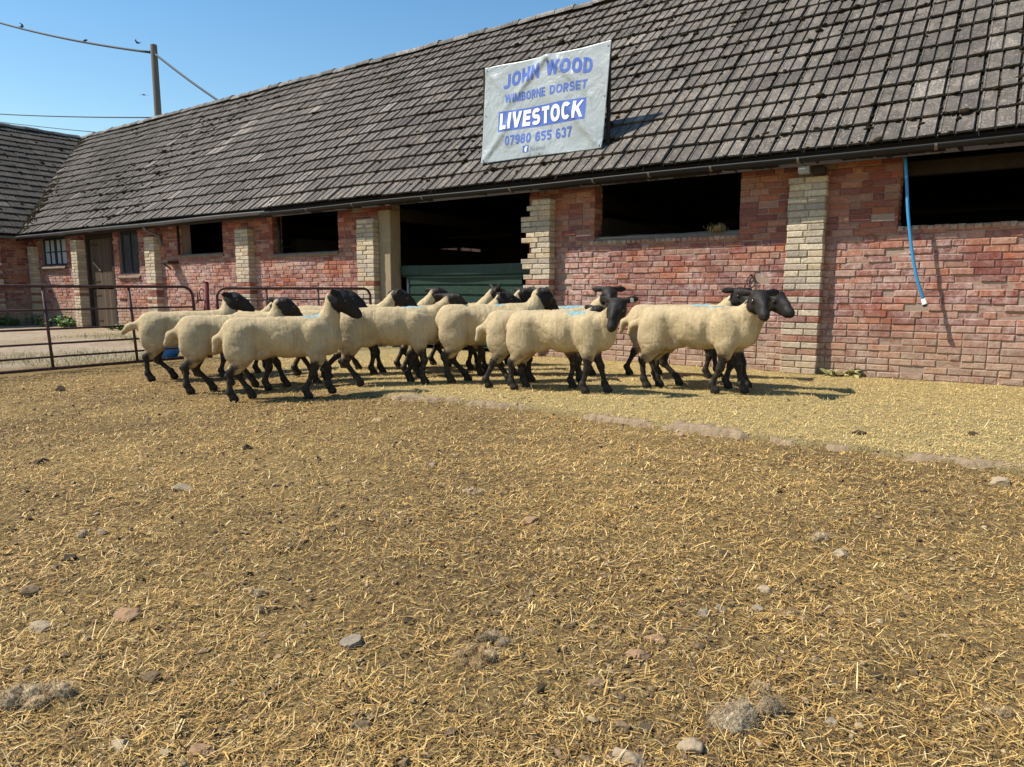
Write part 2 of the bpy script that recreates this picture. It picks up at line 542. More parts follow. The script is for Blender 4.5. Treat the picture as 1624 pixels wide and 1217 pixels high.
def axis(parts):
    return np.concatenate([np.asarray(p) for p in parts])

rad = [0.5]
while rad[-1] < 26: rad.append(rad[-1] * 1.0062)
while rad[-1] < 1500: rad.append(rad[-1] * 1.16)
rad = np.array(rad)
mid = math.pi / 2 + YAW
fine_a = np.arange(mid - R(62), mid + R(62), R(0.2))
th = np.concatenate([fine_a, np.arange(mid + R(62), mid + R(298), R(4))])
RR, TT = np.meshgrid(rad, th, indexing='ij')
gx, gy = RR * np.cos(TT), RR * np.sin(TT)
gz = ground_z(gx, gy) * (RR < 60)
nr, nt = RR.shape
ii, jj = np.meshgrid(np.arange(nr - 1), np.arange(nt), indexing='ij')
j2 = (jj + 1) % nt
gf = np.stack([ii * nt + jj, (ii + 1) * nt + jj, (ii + 1) * nt + j2, ii * nt + j2], -1).reshape(-1, 4)
gv = np.stack([gx, gy, gz], -1).reshape(-1, 3)
ncen = len(gv)
gv = np.vstack([gv, [[0, 0, YARD_Z]]])
cen = np.stack([np.full(nt, ncen), np.arange(nt), (np.arange(nt) + 1) % nt], -1)
X, Y = gv[:, 0], gv[:, 1]
wob = 0.35 * fbm(X * 1.3, Y * 1.3, oct=4, seed=8)
zsand = sstep(-10.6, -11.4, X + wob) * (0.75 + 0.25 * sstep(-0.1, 0.2, fbm(X, Y, oct=3, seed=31)))
zslab = slab_mask(X, Y) * (1 - zsand)
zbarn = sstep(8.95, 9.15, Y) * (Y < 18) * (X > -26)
gfaces = [q for q in gf.tolist()] + cen.tolist()
ground = mesh('ground', gv, gfaces, M['ground'], None, True, {'Zone': np.stack([zsand, zslab, zbarn], -1)})
tag(ground, 'trodden farmyard ground of earth, muck and chopped straw', 'ground', kind='structure')
del gv, gf, gfaces, X, Y, wob, RR, TT, gx, gy, gz


# broken front edge of the concrete slab
def edge_piece(xa, xb, n, height, topw, rough, sink=0.007):
    nx = int((xb - xa) / 0.012)
    prof = [(-0.06, -0.12), (-0.022, -0.05), (-0.008, -0.015), (0.006, 0.0), (0.025, 0.002), (topw * 0.45, -0.001), (topw * 0.8, -0.008), (topw, -0.02), (topw + 0.04, -0.07)]
    xs = np.linspace(xa, xb, nx)
    v = []
    for i, x in enumerate(xs):
        end = float(sstep(0, 0.16, x - xa) * sstep(0, 0.16, xb - x))
        jag = 0.045 * float(fbm(x * 7 + n, n * 3.1, oct=5, seed=2, gain=0.65))
        tw = 1.0 + 0.7 * float(fbm(x * 5 + n, n * 1.7, oct=3, seed=12))
        for (dy, dz) in prof:
            nzz = rough * float(fbm(x * 18, dy * 45 + n, dz * 30, oct=4, seed=4, gain=0.65))
            yy = float(edge_y(x)) + jag + (dy if dy < 0.02 else dy * tw * (0.35 + 0.65 * end)) + nzz
            zz = height * end + dz * (1 + height * 3) + nzz * (1 if dz > -0.09 else 0) - sink - 0.04 * (1 - end)
            v.append((x, yy, zz))
    p = len(prof)
    f = [[i * p + k, (i + 1) * p + k, (i + 1) * p + k + 1, i * p + k + 1] for i in range(nx - 1) for k in range(p - 1)]
    f += [list(range(p))[::-1], [(nx - 1) * p + k for k in range(p)]]
    return v, f

mb = MB()
for args in [(-4.80, -3.90, 1, 0.014, 0.12, 0.032), (-3.98, -3.2, 2, 0.008, 0.09, 0.030), (-2.80, -2.00, 3, 0.010, 0.12, 0.020),
             (-2.06, -1.25, 4, 0.026, 0.12, 0.024), (-1.32, -0.90, 5, 0.003, 0.06, 0.012), (-0.96, -0.58, 6, 0.008, 0.07, 0.014),
             (-0.64, -0.38, 7, 0.010, 0.07, 0.012), (-0.46, 0.40, 8, 0.014, 0.08, 0.018), (0.34, 1.5, 9, 0.010, 0.08, 0.018)]:
    mb.add(*edge_piece(*args))
o = mb.build('kerb', M['slab'], None, True)
tag(o, 'crumbling raised concrete edge crossing the straw', 'kerb', kind='structure')

# ---------------------------------------------------------------- barn
barn = thing('brick_barn', 'long low red brick barn with pale brick piers, dark openings and mossy tiled roof', 'barn', (0, WALL_Y, 0))
# the barn's parts are written in coordinates relative to its wall foot: x along the wall, y into the barn
BX0, BX1 = -23.35, 7.0
CH = 0.077
EAVE_Z, EAVE_Y = 2.55, -0.35
PITCH_R = R(42)
RIDGE_Y = 4.2
RIDGE_Z = EAVE_Z + (RIDGE_Y - EAVE_Y) * math.tan(PITCH_R)
BACK_Y = 8.4
REDS = [(0.37, 0.125, 0.070), (0.32, 0.105, 0.070), (0.42, 0.155, 0.085), (0.27, 0.090, 0.065), (0.31, 0.125, 0.095), (0.43, 0.19, 0.115), (0.23, 0.075, 0.060), (0.36, 0.19, 0.135), (0.26, 0.10, 0.085), (0.45, 0.23, 0.16)]
CREAMS = [(0.62, 0.53, 0.37), (0.55, 0.48, 0.35), (0.66, 0.57, 0.41), (0.48, 0.42, 0.32), (0.58, 0.47, 0.30)]


class Bricks:
    """bricks laid on a plane: u along, z up, n outwards"""
    def __init__(s):
        s.v, s.f, s.c = [], [], []

    def brick(s, O, U, N, u0, u1, z0, z1, col, prot=0.0, bev=0.006, back=0.03, tilt=0.0):
        O, U, N = np.array(O, float), np.array(U, float), np.array(N, float)
        j = lambda a: random.uniform(-a, a)
        e = bev
        out = []
        for (a, b, p) in ((u0, z0, -back), (u1, z0, -back), (u1, z1, -back), (u0, z1, -back),
                          (u0, z0, prot - e), (u1, z0, prot - e), (u1, z1, prot - e), (u0, z1, prot - e),
                          (u0 + e + j(.003), z0 + e + j(.002), prot + j(.002)), (u1 - e + j(.003), z0 + e + j(.002), prot + j(.002)),
                          (u1 - e + j(.003), z1 - e + j(.002), prot + j(.002)), (u0 + e + j(.003), z1 - e + j(.002), prot + j(.002))):
            q = O + U * a + N * p
            out.append((q[0], q[1], q[2] + b + tilt * (a - u0)))
        n = len(s.v)
        s.v += out
        s.f += [[n + i for i in q] for q in ([8, 9, 10, 11], [4, 5, 9, 8], [5, 6, 10, 9], [6, 7, 11, 10], [7, 4, 8, 11], [0, 1, 5, 4], [1, 2, 6, 5], [2, 3, 7, 6], [3, 0, 4, 7])]
        cc = np.clip(np.array(col) * random.uniform(0.86, 1.12), 0, 1)
        s.c += [tuple(cc)] * 12

    def fill(s, O, U, N, u0, u1, z0, z1, pal, holes=(), L=0.228, ch=CH, jit=0.004, missing=0.0, erode=0.0, wave=0.0):
        rows = int(round((z1 - z0) / ch))
        for r in range(rows):
            za = z0 + r * ch
            zm = za + ch / 2
            spans = [(u0, u1)]
            for (a, b, c0, c1) in holes:
                if c0 - 1e-6 < zm < c1:
                    nx = []
                    for (p, q) in spans:
                        if b <= p or a >= q: nx.append((p, q)); continue
                        if a > p: nx.append((p, a))
                        if b < q: nx.append((b, q))
                    spans = nx
            for (p, q) in spans:
                u = p - (0 if r % 2 else random.choice([0.5, 0.25]) * L)
                while u < q - 0.01:
                    ln = L if random.random() > 0.24 else L * 0.5
                    a, b = max(u, p), min(u + ln, q)
                    u += ln
                    if b - a < 0.035: continue
                    if random.random() < missing: continue
                    g = random.uniform(0.002, 0.005)
                    wv = wave * math.sin((a + 1.3) * 1.1) if wave else 0
                    s.brick(O, U, N, a + g * (a > p), b - g * (b < q), za + 0.0035 + wv + random.uniform(-jit, jit) * .5, za + ch - 0.0035 + wv + random.uniform(-jit, jit) * .5,
                            random.choice(pal), random.uniform(-jit, jit) + 0.004 - erode * random.random() ** 3, random.uniform(.005, .011))

    def build(s, name, mat, parent):
        return mesh(name, np.array(s.v), s.f, mat, parent, False, {'Col': np.array(s.c)})


# openings: u0, u1, z0, z1  (z1 above the wall means open to the eaves)
TOP = 2.49
HOLES = [(-0.96, 2.6, 1.69, 9), (-4.75, -2.71, 1.69, 9), (-8.72, -5.85, -1, 9), (-12.0, -10.07, 1.71, 9), (-15.3, -13.7, 1.78, 9),
         (-18.15, -17.2, 1.35, 9), (-19.85, -18.42, -1, 9), (-22.55, -21.0, 1.66, 9), (4.2, 6.2, 1.69, 9)]

b = Bricks()
b.fill((0, 0, 0), (1, 0, 0), (0, -1, 0), BX0, BX1, -0.077 * 1, 2.464, REDS, HOLES, jit=0.005, erode=0.014, wave=0.004)
# left-hand jambs seen from the yard
for (u0, u1, z0, z1) in HOLES:
    if u0 < -12.5 or u0 in (-8.72,): 
        continue
    b.fill((u0, 0, 0), (0, 1, 0), (1, 0, 0), 0.012, 0.24, max(z0, -0.077), 2.464, REDS, jit=0.004)
for (u0, u1, z0, z1) in HOLES:
    if z0 > 0:
        b.fill((u1, 0, 0), (0, 1, 0), (-1, 0, 0), 0.012, 0.24, z0, 2.464, REDS, jit=0.004)
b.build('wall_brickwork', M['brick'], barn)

# mortar core of the wall and the rear and end walls
mb = MB()
us = sorted({BX0, BX1} | {h[0] for h in HOLES} | {h[1] for h in HOLES})
us = [u for u in us if BX0 <= u <= BX1]
for a, c_ in zip(us[:-1], us[1:]):
    m = (a + c_) / 2
    hs = [h for h in HOLES if h[0] < m < h[1]]
    top = min([h[2] for h in hs] + [2.47])
    if top > -0.5:
        mb.box(a + (0.012 if hs == [] else -0.012), c_ - (0.012 if hs == [] else -0.012), 0.0105, 0.24, -0.15, top - (0.0 if hs == [] else 0.004))
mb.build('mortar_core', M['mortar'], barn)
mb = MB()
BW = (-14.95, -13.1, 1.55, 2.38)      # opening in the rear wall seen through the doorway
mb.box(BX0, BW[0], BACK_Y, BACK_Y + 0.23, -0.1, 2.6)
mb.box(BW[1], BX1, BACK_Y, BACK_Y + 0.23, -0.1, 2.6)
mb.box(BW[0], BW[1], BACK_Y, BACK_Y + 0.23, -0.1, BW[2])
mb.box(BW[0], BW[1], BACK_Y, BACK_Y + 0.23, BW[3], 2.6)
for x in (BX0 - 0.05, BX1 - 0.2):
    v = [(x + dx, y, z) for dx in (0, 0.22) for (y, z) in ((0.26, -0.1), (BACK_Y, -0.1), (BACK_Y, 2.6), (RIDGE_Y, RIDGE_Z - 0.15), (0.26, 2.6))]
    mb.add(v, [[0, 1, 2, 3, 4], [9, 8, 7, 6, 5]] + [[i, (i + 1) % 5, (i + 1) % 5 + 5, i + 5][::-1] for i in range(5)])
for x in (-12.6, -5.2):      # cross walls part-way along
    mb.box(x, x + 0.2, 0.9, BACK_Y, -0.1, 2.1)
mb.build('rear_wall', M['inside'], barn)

# piers
def pier(u0, u1, depth, ztop, torn=False, zbot=-0.077):
    b = Bricks()
    w = u1 - u0
    rows = int(round((ztop - zbot) / CH))
    for r in range(rows):
        za = zbot + r * CH
        pal = CREAMS if (za > 1.15 or random.random() < (0.5 if za < 0.35 else 0.68)) else REDS
        if torn and za < 0.99: pal = REDS
        a0, a1 = u0 + random.uniform(-.008, .008), u1 + random.uniform(-.006, .006)
        if torn:
            a0 += random.choice([-0.06, -0.03, 0.03, 0.10, 0.06, 0.13]) if za > 0.9 else 0.05
            if za < 0.95: a1 -= 0.10
            if za < 0.88: a1 -= 0.12
        d = depth
        mid_ = a0 + (a1 - a0) * (0.60 if r % 2 else 0.40) + random.uniform(-.03, .03)
        for (p, q) in ((a0, mid_), (mid_, a1)):
            if q - p < 0.05: continue
            pr = d + random.uniform(-.006, .006) - (0.05 if torn and za < 0.95 else 0)
            col = random.choice(pal)
            g = 0.005
            b.brick((0, 0, 0), (1, 0, 0), (0, -1, 0), p + (g if p > a0 else 0), q - (g if q < a1 else 0), za + 0.005, za + CH - 0.005, col, pr, 0.007, back=0.03)
    mbm = b.build('pier', M['pier'], barn)
    core = MB()
    core.box(u0 + (0.02 if not torn else 0.14), u1 - (0.014 if not torn else 0.014), -depth + 0.012, 0.0, -0.1 if not torn else 0.9, ztop - 0.01)
    core.build('mortar_core', M['mortar'], mbm)
    return mbm

random.seed(11)
pier(-2.11, -1.70, 0.12, 2.31)
pier(-5.84, -5.40, 0.15, 2.33, torn=True)
pier(-9.42, -9.0, 0.16, 2.25)
pier(-13.03, -12.6, 0.16, 2.25)
pier(-16.62, -16.2, 0.16, 2.25)
pier(-20.22, -19.9, 0.22, 2.28)
pier(-23.1, -22.75, 0.14, 2.25)
pier(3.3, 3.72, 0.12, 2.31)

# sills
def sill(u0, u1, z, proud, mat, name='sill', rowlock=False):
    mb = MB()
    if rowlock:
        u = u0
        b = Bricks()
        while u < u1 - 0.02:
            w = random.uniform(0.066, 0.078)
            b.brick((0, 0, 0), (1, 0, 0), (0, -1, 0), u + .003, min(u + w, u1) - .003, z - 0.055, z + random.uniform(-.004, .006), random.choice([(0.42, 0.30, 0.20), (0.40, 0.24, 0.16), (0.46, 0.36, 0.26)]), 0.012 + random.uniform(-.004, .004), 0.014, 0.22)
            u += w
        return b.build(name, M['pier'], barn)
    n = int((u1 - u0) / 0.05)
    prof = [(0.003, -0.075), (-proud, -0.07), (-proud - 0.006, -0.03), (-proud + 0.02, 0.0), (0.10, 0.012), (0.23, 0.016), (0.235, -0.03)]
    v = []
    for i in range(n + 1):
        u = u0 + (u1 - u0) * i / n
        for (y, dz) in prof:
            nz = 0.010 * float(fbm(u * 8, y * 20, dz * 20, oct=3, seed=6))
            v.append((u, y + nz, z + dz + nz * 1.2))
    p = len(prof)
    f = [[i * p + q, (i + 1) * p + q, (i + 1) * p + q + 1, i * p + q + 1] for i in range(n) for q in range(p - 1)] + [list(range(p))[::-1], [n * p + q for q in range(p)]]
    return mesh(name, np.array(v), f, mat, barn, True)

sill(-0.96, 2.6, 1.70, 0, None, rowlock=True)
sill(-4.82, -2.71, 1.69, 0, None, rowlock=True)
s2 = sill(-4.78, -2.71, 1.745, -0.03, M['cement'])
sill(-12.05, -10.07, 1.72, 0.02, M['cement'])
sill(-15.32, -13.68, 1.80, 0.02, M['cement'])
sill(-18.2, -17.15, 1.35, 0.05, M['cement'])
sill(-22.62, -20.95, 1.65, 0.09, M['cement'])

# timber plate under the eaves, posts and beams inside
mb = MB()
mb.box(BX0, BX1, 0.02, 0.16, 2.475, 2.60)
mb.build('wall_plate', M['dark_timber'], barn)
mb = MB()
mb.box(BX0, BX1, EAVE_Y + 0.05, EAVE_Y + 0.075, 2.40, 2.545)
mb.build('fascia_board', M['dark_timber'], barn)
mb = MB()
mb.box(BX0, BX1, EAVE_Y + 0.076, 0.02, 2.52, 2.535)
mb.build('soffit_board', M['dark_timber'], barn)
mb = MB()
mb.box(-8.99, -8.71, -0.035, 0.20, -0.1, 2.385, 0.012)
mb.build('door_post', M['post_wood'], barn)
for x in (-16.4, -12.8, -8.86, -5.1, -1.7, 2.0):
    mb = MB()
    mb.box(x - 0.09, x + 0.09, 0.26, BACK_Y - 0.02, 2.22, 2.44, 0.01)
    mb.build('tie_beam', M['dark_timber'], barn)
mb = MB()
mb.box(-2.0, 2.7, 0.30, 0.42, 2.28, 2.44, 0.01)
mb.build('lintel_beam', M['dark_timber'], barn)

# rear opening: frame with glazing bars
mb = MB()
u0, u1, z0, z1 = BW
for (a, c_) in ((u0, u0 + .09), (-14.12, -14.0), (u1 - .09, u1)):
    mb.box(a, c_, BACK_Y + 0.02, BACK_Y + 0.12, z0, z1)
for (a, c_) in ((z0, z0 + .06), (z1 - .06, z1)):
    mb.box(u0 + .09, -14.12, BACK_Y + 0.022, BACK_Y + 0.118, a, c_)
    mb.box(-14.0, u1 - .09, BACK_Y + 0.022, BACK_Y + 0.118, a, c_)
for z in (1.80, 2.08):
    mb.box(u0 + .09, -14.12, BACK_Y + 0.05, BACK_Y + 0.08, z, z + 0.025)
    mb.box(-14.0, u1 - .09, BACK_Y + 0.05, BACK_Y + 0.08, z, z + 0.025)
for x in (-14.56, -13.6):
    mb.box(x, x + .022, BACK_Y + 0.053, BACK_Y + 0.077, z0 + .06, z1 - .06)
mb.build('window_frame', M['frame_dark'], barn)

# stable door (two leaves of planks) and the two glazed windows at the far end
fr = MB()
fr.box(-19.85, -19.76, -0.01, 0.12, -0.02, 2.45); fr.box(-18.51, -18.42, -0.01, 0.12, -0.02, 2.45); fr.box(-19.76, -18.51, -0.008, 0.118, 2.33, 2.45)
fr.build('door_frame', M['dark_timber'], barn)
for (z0, z1, nm) in ((0.03, 1.02, 'lower'), (1.05, 2.32, 'upper')):
    mb = MB()
    x = -19.75
    while x < -18.53:
        w = min(random.uniform(0.12, 0.15), -18.52 - x)
        c_ = np.array((0.085, 0.065, 0.048)) * random.uniform(0.75, 1.25)
        mb.box(x + .002, x + w - .002, 0.05 + random.uniform(0, .006), 0.09, z0 + random.uniform(0, .015), z1, 0.003, tuple(c_))
        x += w
    for z in (z0 + 0.13, z1 - 0.2):
        mb.box(-19.74, -18.54, 0.092, 0.12, z, z + 0.1, 0, (0.1, 0.08, 0.06))
    d = mb.build('door', M['plank'], barn, False, True)
    d['label'] = nm + ' leaf of the weathered plank stable door'
    for z in (z0 + 0.16, z1 - 0.17):
        h = MB(); h.box(-19.74, -19.30, 0.040, 0.050, z, z + 0.04, 0.003); h.tube([(-19.755, 0.04, z - .02), (-19.755, 0.04, z + .06)], 0.016)
        h.build('hinge', M['iron'], d)
lb = MB(); lb.box(-19.6, -19.17, 0.018, 0.034, 1.50, 1.545, 0.004)
v = [((x + 19.4) * math.cos(-.55) - (z - 1.52) * math.sin(-.55) - 19.4, y, (x + 19.4) * math.sin(-.55) + (z - 1.52) * math.cos(-.55) + 1.62) for (x, y, z) in lb.v]
lb.v = v
lb.build('door_bar', M['post_wood'], barn)


def window(u0, u1, z0, z1, lights, rows, mats, y=0.05):
    mb = MB()
    t = 0.055
    mb.box(u0, u0 + t, y, y + 0.08, z0, z1, 0.004); mb.box(u1 - t, u1, y, y + 0.08, z0, z1, 0.004)
    mb.box(u0 + t, u1 - t, y + .002, y + 0.078, z0, z0 + t); mb.box(u0 + t, u1 - t, y + .002, y + 0.078, z1 - t, z1)
    iw = (u1 - u0 - 2 * t)
    lw = iw / lights
    for i in range(1, lights):
        x = u0 + t + lw * i
        bw = 0.05 if i % 2 == 0 else 0.018
        mb.box(x - bw, x + bw, y + .004, y + 0.07, z0 + t, z1 - t)
    for r in range(1, rows):
        z = z0 + t + (z1 - z0 - 2 * t) * r / rows
        for i in range(lights):
            mb.box(u0 + t + lw * i + .055, u0 + t + lw * (i + 1) - .055, y + .02, y + .05, z - .014, z + .014)
    w = mb.build('window', M['frame_dark'], barn)
    for i in range(lights):
        p = MB(); p.box(u0 + t + lw * i + .0, u0 + t + lw * (i + 1) - .0, y + .034, y + .04, z0 + t, z1 - t)
        p.build('pane', mats[i % len(mats)], w)
    return w

window(-22.5, -21.05, 1.68, 2.45, 4, 2, [M['pane'], M['pane'], M['pane'], M['pane']])
w5 = window(-18.12, -17.24, 1.37, 2.45, 2, 1, [M['pane_dark'], M['pane_dark']])

# roof: courses of interlocking tiles
random.seed(5)
TW, TG = 0.33, 0.407
SL = math.hypot(RIDGE_Y - EAVE_Y, RIDGE_Z - EAVE_Z)


def tile_field(name, x0, x1, ncourse, parent, org, along, up, nrm, base, cut=None, seed=1, gauge=TG):
    """org + along*x + up*s + nrm*h ; cut(x, s) -> keep"""
    rg = np.random.default_rng(seed)
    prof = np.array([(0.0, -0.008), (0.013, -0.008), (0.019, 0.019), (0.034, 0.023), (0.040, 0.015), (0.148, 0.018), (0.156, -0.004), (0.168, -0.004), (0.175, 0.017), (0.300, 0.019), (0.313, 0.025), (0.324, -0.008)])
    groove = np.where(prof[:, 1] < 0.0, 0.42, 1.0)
    ncol = int((x1 - x0) / TW)
    ci, cj = np.meshgrid(np.arange(ncol), np.arange(ncourse), indexing='ij')
    ci, cj = ci.ravel(), cj.ravel()
    cx = x0 + ci * TW
    cs = cj * gauge
    if cut is not None:
        kp = cut(cx + TW / 2, cs + gauge / 2)
        ci, cj, cx, cs = ci[kp], cj[kp], cx[kp], cs[kp]
    n = len(cx)
    p = len(prof)
    lift = 0.037
    dx = rg.normal(0, 0.004, n) + (cj % 2) * 0.0
    ds = rg.normal(0, 0.006, n)
    dh = rg.normal(0, 0.0035, n)
    rot = rg.normal(0, 0.008, n)
    tl = rg.normal(0, 0.010, n)
    V = np.zeros((n, 3 * p, 3))
    for row, (s, h) in enumerate(((-0.0, lift - 0.024), (0.0, lift), (gauge + 0.05, -0.004))):
        u = prof[:, 0][None, :] + dx[:, None] - rot[:, None] * s
        hh = prof[:, 1][None, :] + h + dh[:, None] + tl[:, None] * (prof[:, 0][None, :] - TW / 2)
        hh = hh if row else np.where(prof[:, 1][None, :] > 0.01, hh - 0.0, hh)
        ss = cs[:, None] + s + ds[:, None] + rot[:, None] * (prof[:, 0][None, :] - TW / 2)
        uu = cx[:, None] + u
        sag = 0.02 * np.sin(uu * 0.45 + 1.0) * np.sin(np.clip(ss / SL, 0, 1) * math.pi) + 0.012 * np.sin(uu * 1.1)
        hh = hh + sag
        V[:, row * p:(row + 1) * p, :] = (np.array(org)[None, None] + uu[..., None] * np.array(along) + ss[..., None] * np.array(up) + hh[..., None] * np.array(nrm))
    F = []
    for row in (0, 1):
        for q in range(p - 1):
            F.append([row * p + q, row * p + q + 1, (row + 1) * p + q + 1, (row + 1) * p + q])
    F = np.array(F)[None] + (np.arange(n) * 3 * p)[:, None, None]
    # weathering differs from tile to tile, in drifts along the roof
    drift = fbm(cx * 0.35, cs * 0.6, oct=3, seed=seed + 3)
    val = base * (1 + 0.30 * drift + rg.normal(0, 0.13, n))
    pale = rg.random(n) < 0.02 + 0.05 * (drift > 0.25)
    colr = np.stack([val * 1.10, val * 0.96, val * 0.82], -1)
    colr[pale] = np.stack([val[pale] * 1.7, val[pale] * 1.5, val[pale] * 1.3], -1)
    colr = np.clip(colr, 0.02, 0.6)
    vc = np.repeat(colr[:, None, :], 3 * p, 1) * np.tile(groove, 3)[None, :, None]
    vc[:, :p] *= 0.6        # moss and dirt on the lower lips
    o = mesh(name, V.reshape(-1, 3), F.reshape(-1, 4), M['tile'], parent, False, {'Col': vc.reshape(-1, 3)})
    return o, cx, cs

UP = np.array((0, math.cos(PITCH_R), math.sin(PITCH_R)))
NR = np.array((0, -math.sin(PITCH_R), math.cos(PITCH_R)))
NC = int(SL / TG) + 1
# the far end of the roof meets the wing's roof in a valley
VAL0, VALS = -23.15, -0.94        # x of the valley at the eaves, and its drift per metre up the slope
ROOF_OUT = 0.0


def main_cut(x, s):
    return x > VAL0 + VALS * s - 0.15

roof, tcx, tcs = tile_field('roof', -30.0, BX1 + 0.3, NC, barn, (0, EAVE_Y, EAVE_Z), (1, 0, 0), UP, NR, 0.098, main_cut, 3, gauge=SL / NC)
mb = MB()      # underlay keeps the light out
mb.add([(-30, EAVE_Y + .02, EAVE_Z - .02), (BX1 + .3, EAVE_Y + .02, EAVE_Z - .02), (BX1 + .3, RIDGE_Y, RIDGE_Z - .02), (-30, RIDGE_Y, RIDGE_Z - .02),
        (BX1 + .3, 2 * RIDGE_Y - EAVE_Y, EAVE_Z - .02), (-30, 2 * RIDGE_Y - EAVE_Y, EAVE_Z - .02)], [[0, 1, 2, 3], [3, 2, 4, 5]])
mb.v[0] = (VAL0 - 0.1, EAVE_Y + .02, EAVE_Z - .02)
mb.v[3] = (VAL0 + VALS * SL - 0.1, RIDGE_Y, RIDGE_Z - .02)
mb.v[5] = (-24.5, 2 * RIDGE_Y - EAVE_Y, EAVE_Z - .02)
mb.build('roof_lining', M['dark_timber'], roof)


def ridge_run(pa, pb, seed, length=0.45):
    rg = random.Random(seed)
    pa, pb = Vector(pa), Vector(pb)
    n = int((pb - pa).length / length)
    t = (pb - pa).normalized()
    side = t.cross(Vector((0, 0, 1))).normalized()
    mb = MB()
    for i in range(n):
        c0 = pa + t * (i * length) + Vector((0, 0, rg.uniform(-.012, .012)))
        c1 = c0 + t * (length + 0.02) + Vector((0, 0, rg.uniform(-.018, .018)))
        v = []
        for (c, r) in ((c0, 0.125), (c1, 0.135)):
            for rr in (r, r - 0.02):
                for q in range(9):
                    a = math.pi * q / 8
                    v.append(c + side * (math.cos(a) * rr * 1.05) + Vector((0, 0, math.sin(a) * rr * 0.95 - 0.045)))
        f = []
        for q in range(8):
            f += [[q, q + 1, 18 + q + 1, 18 + q], [9 + q + 1, 9 + q, 27 + q, 27 + q + 1], [q + 1, q, 9 + q, 9 + q + 1], [18 + q, 18 + q + 1, 27 + q + 1, 27 + q]]
        vv = rg.uniform(0.10, 0.19)
        mb.add(v, f, (vv * 1.03, vv * .97, vv * .9))
    return mb

ridge_run((VAL0 + VALS * SL - 0.2, RIDGE_Y, RIDGE_Z + 0.03), (BX1, RIDGE_Y, RIDGE_Z + 0.03), 4).build('ridge', M['tile'], roof, False, True)


# moss in the joints: thousands of lumps, nobody could count them
def lumps(centres, sizes, seed, flat=0.6):
    rg = np.random.default_rng(seed)
    t = (1 + 5 ** .5) / 2
    iv = np.array([(-1, t, 0), (1, t, 0), (-1, -t, 0), (1, -t, 0), (0, -1, t), (0, 1, t), (0, -1, -t), (0, 1, -t), (t, 0, -1), (t, 0, 1), (-t, 0, -1), (-t, 0, 1)], float)
    iv /= np.linalg.norm(iv[0])
    fi = np.array([(0, 11, 5), (0, 5, 1), (0, 1, 7), (0, 7, 10), (0, 10, 11), (1, 5, 9), (5, 11, 4), (11, 10, 2), (10, 7, 6), (7, 1, 8), (3, 9, 4), (3, 4, 2), (3, 2, 6), (3, 6, 8), (3, 8, 9), (4, 9, 5), (2, 4, 11), (6, 2, 10), (8, 6, 7), (9, 8, 1)])
    n = len(centres)
    v = iv[None] * (1 + rg.normal(0, 0.30, (n, 12, 1)))
    v = v * np.stack([sizes * rg.uniform(.7, 1.3, n), sizes * rg.uniform(.7, 1.3, n), sizes * flat * rg.uniform(.7, 1.3, n)], -1)[:, None, :]
    a = rg.uniform(0, 6.28, n)
    ca, sa = np.cos(a)[:, None], np.sin(a)[:, None]
    v = np.stack([v[..., 0] * ca - v[..., 1] * sa, v[..., 0] * sa + v[..., 1] * ca, v[..., 2]], -1)
    v = v + np.asarray(centres)[:, None, :]
    f = fi[None] + (np.arange(n) * 12)[:, None, None]
    return v.reshape(-1, 3), f.reshape(-1, 3)

rg = np.random.default_rng(9)
dens = 0.5 + 0.5 * fbm(tcx * 0.5, tcs * 0.7, oct=3, seed=14)
cent, size = [], []
for rep in range(6):
    pick = rg.random(len(tcx)) < np.clip((0.45 + 0.75 * sstep(0.35, 0.7, dens)) * 0.95, 0, 1)
    x, s = tcx[pick], tcs[pick]
    m = len(x)
    joint = rg.random(m) < 0.62
    u = np.where(joint, x + rg.choice([0.0, 0.168], m, p=[0.72, 0.28]) + rg.normal(0, 0.012, m), x + rg.uniform(0, TW, m))
    ss = np.where(joint, s + rg.uniform(0, 0.4, m), s + rg.normal(-0.005, 0.012, m))
    h = np.where(joint, 0.02, 0.035)
    ss = np.clip(ss, 0.02, SL - .05)
    cent.append(np.array((0, EAVE_Y, EAVE_Z))[None] + u[:, None] * np.array((1, 0, 0)) + ss[:, None] * UP + h[:, None] * NR)
    size.append(rg.gamma(2.0, 0.0078, m) + 0.009)
# thick moss down the valley
m = 900
s = rg.uniform(0, SL, m)
u = VAL0 + VALS * s + np.abs(rg.normal(0, 0.35, m)) + 0.02
cent.append(np.array((0, EAVE_Y, EAVE_Z))[None] + u[:, None] * np.array((1, 0, 0)) + s[:, None] * UP + 0.03 * NR)
size.append(rg.uniform(0.02, 0.06, m))
cent, size = np.vstack(cent), np.concatenate(size)
v, f = lumps(cent, size, 3)
tag(mesh('moss', v, f, M['moss'], roof, True), kind='stuff')


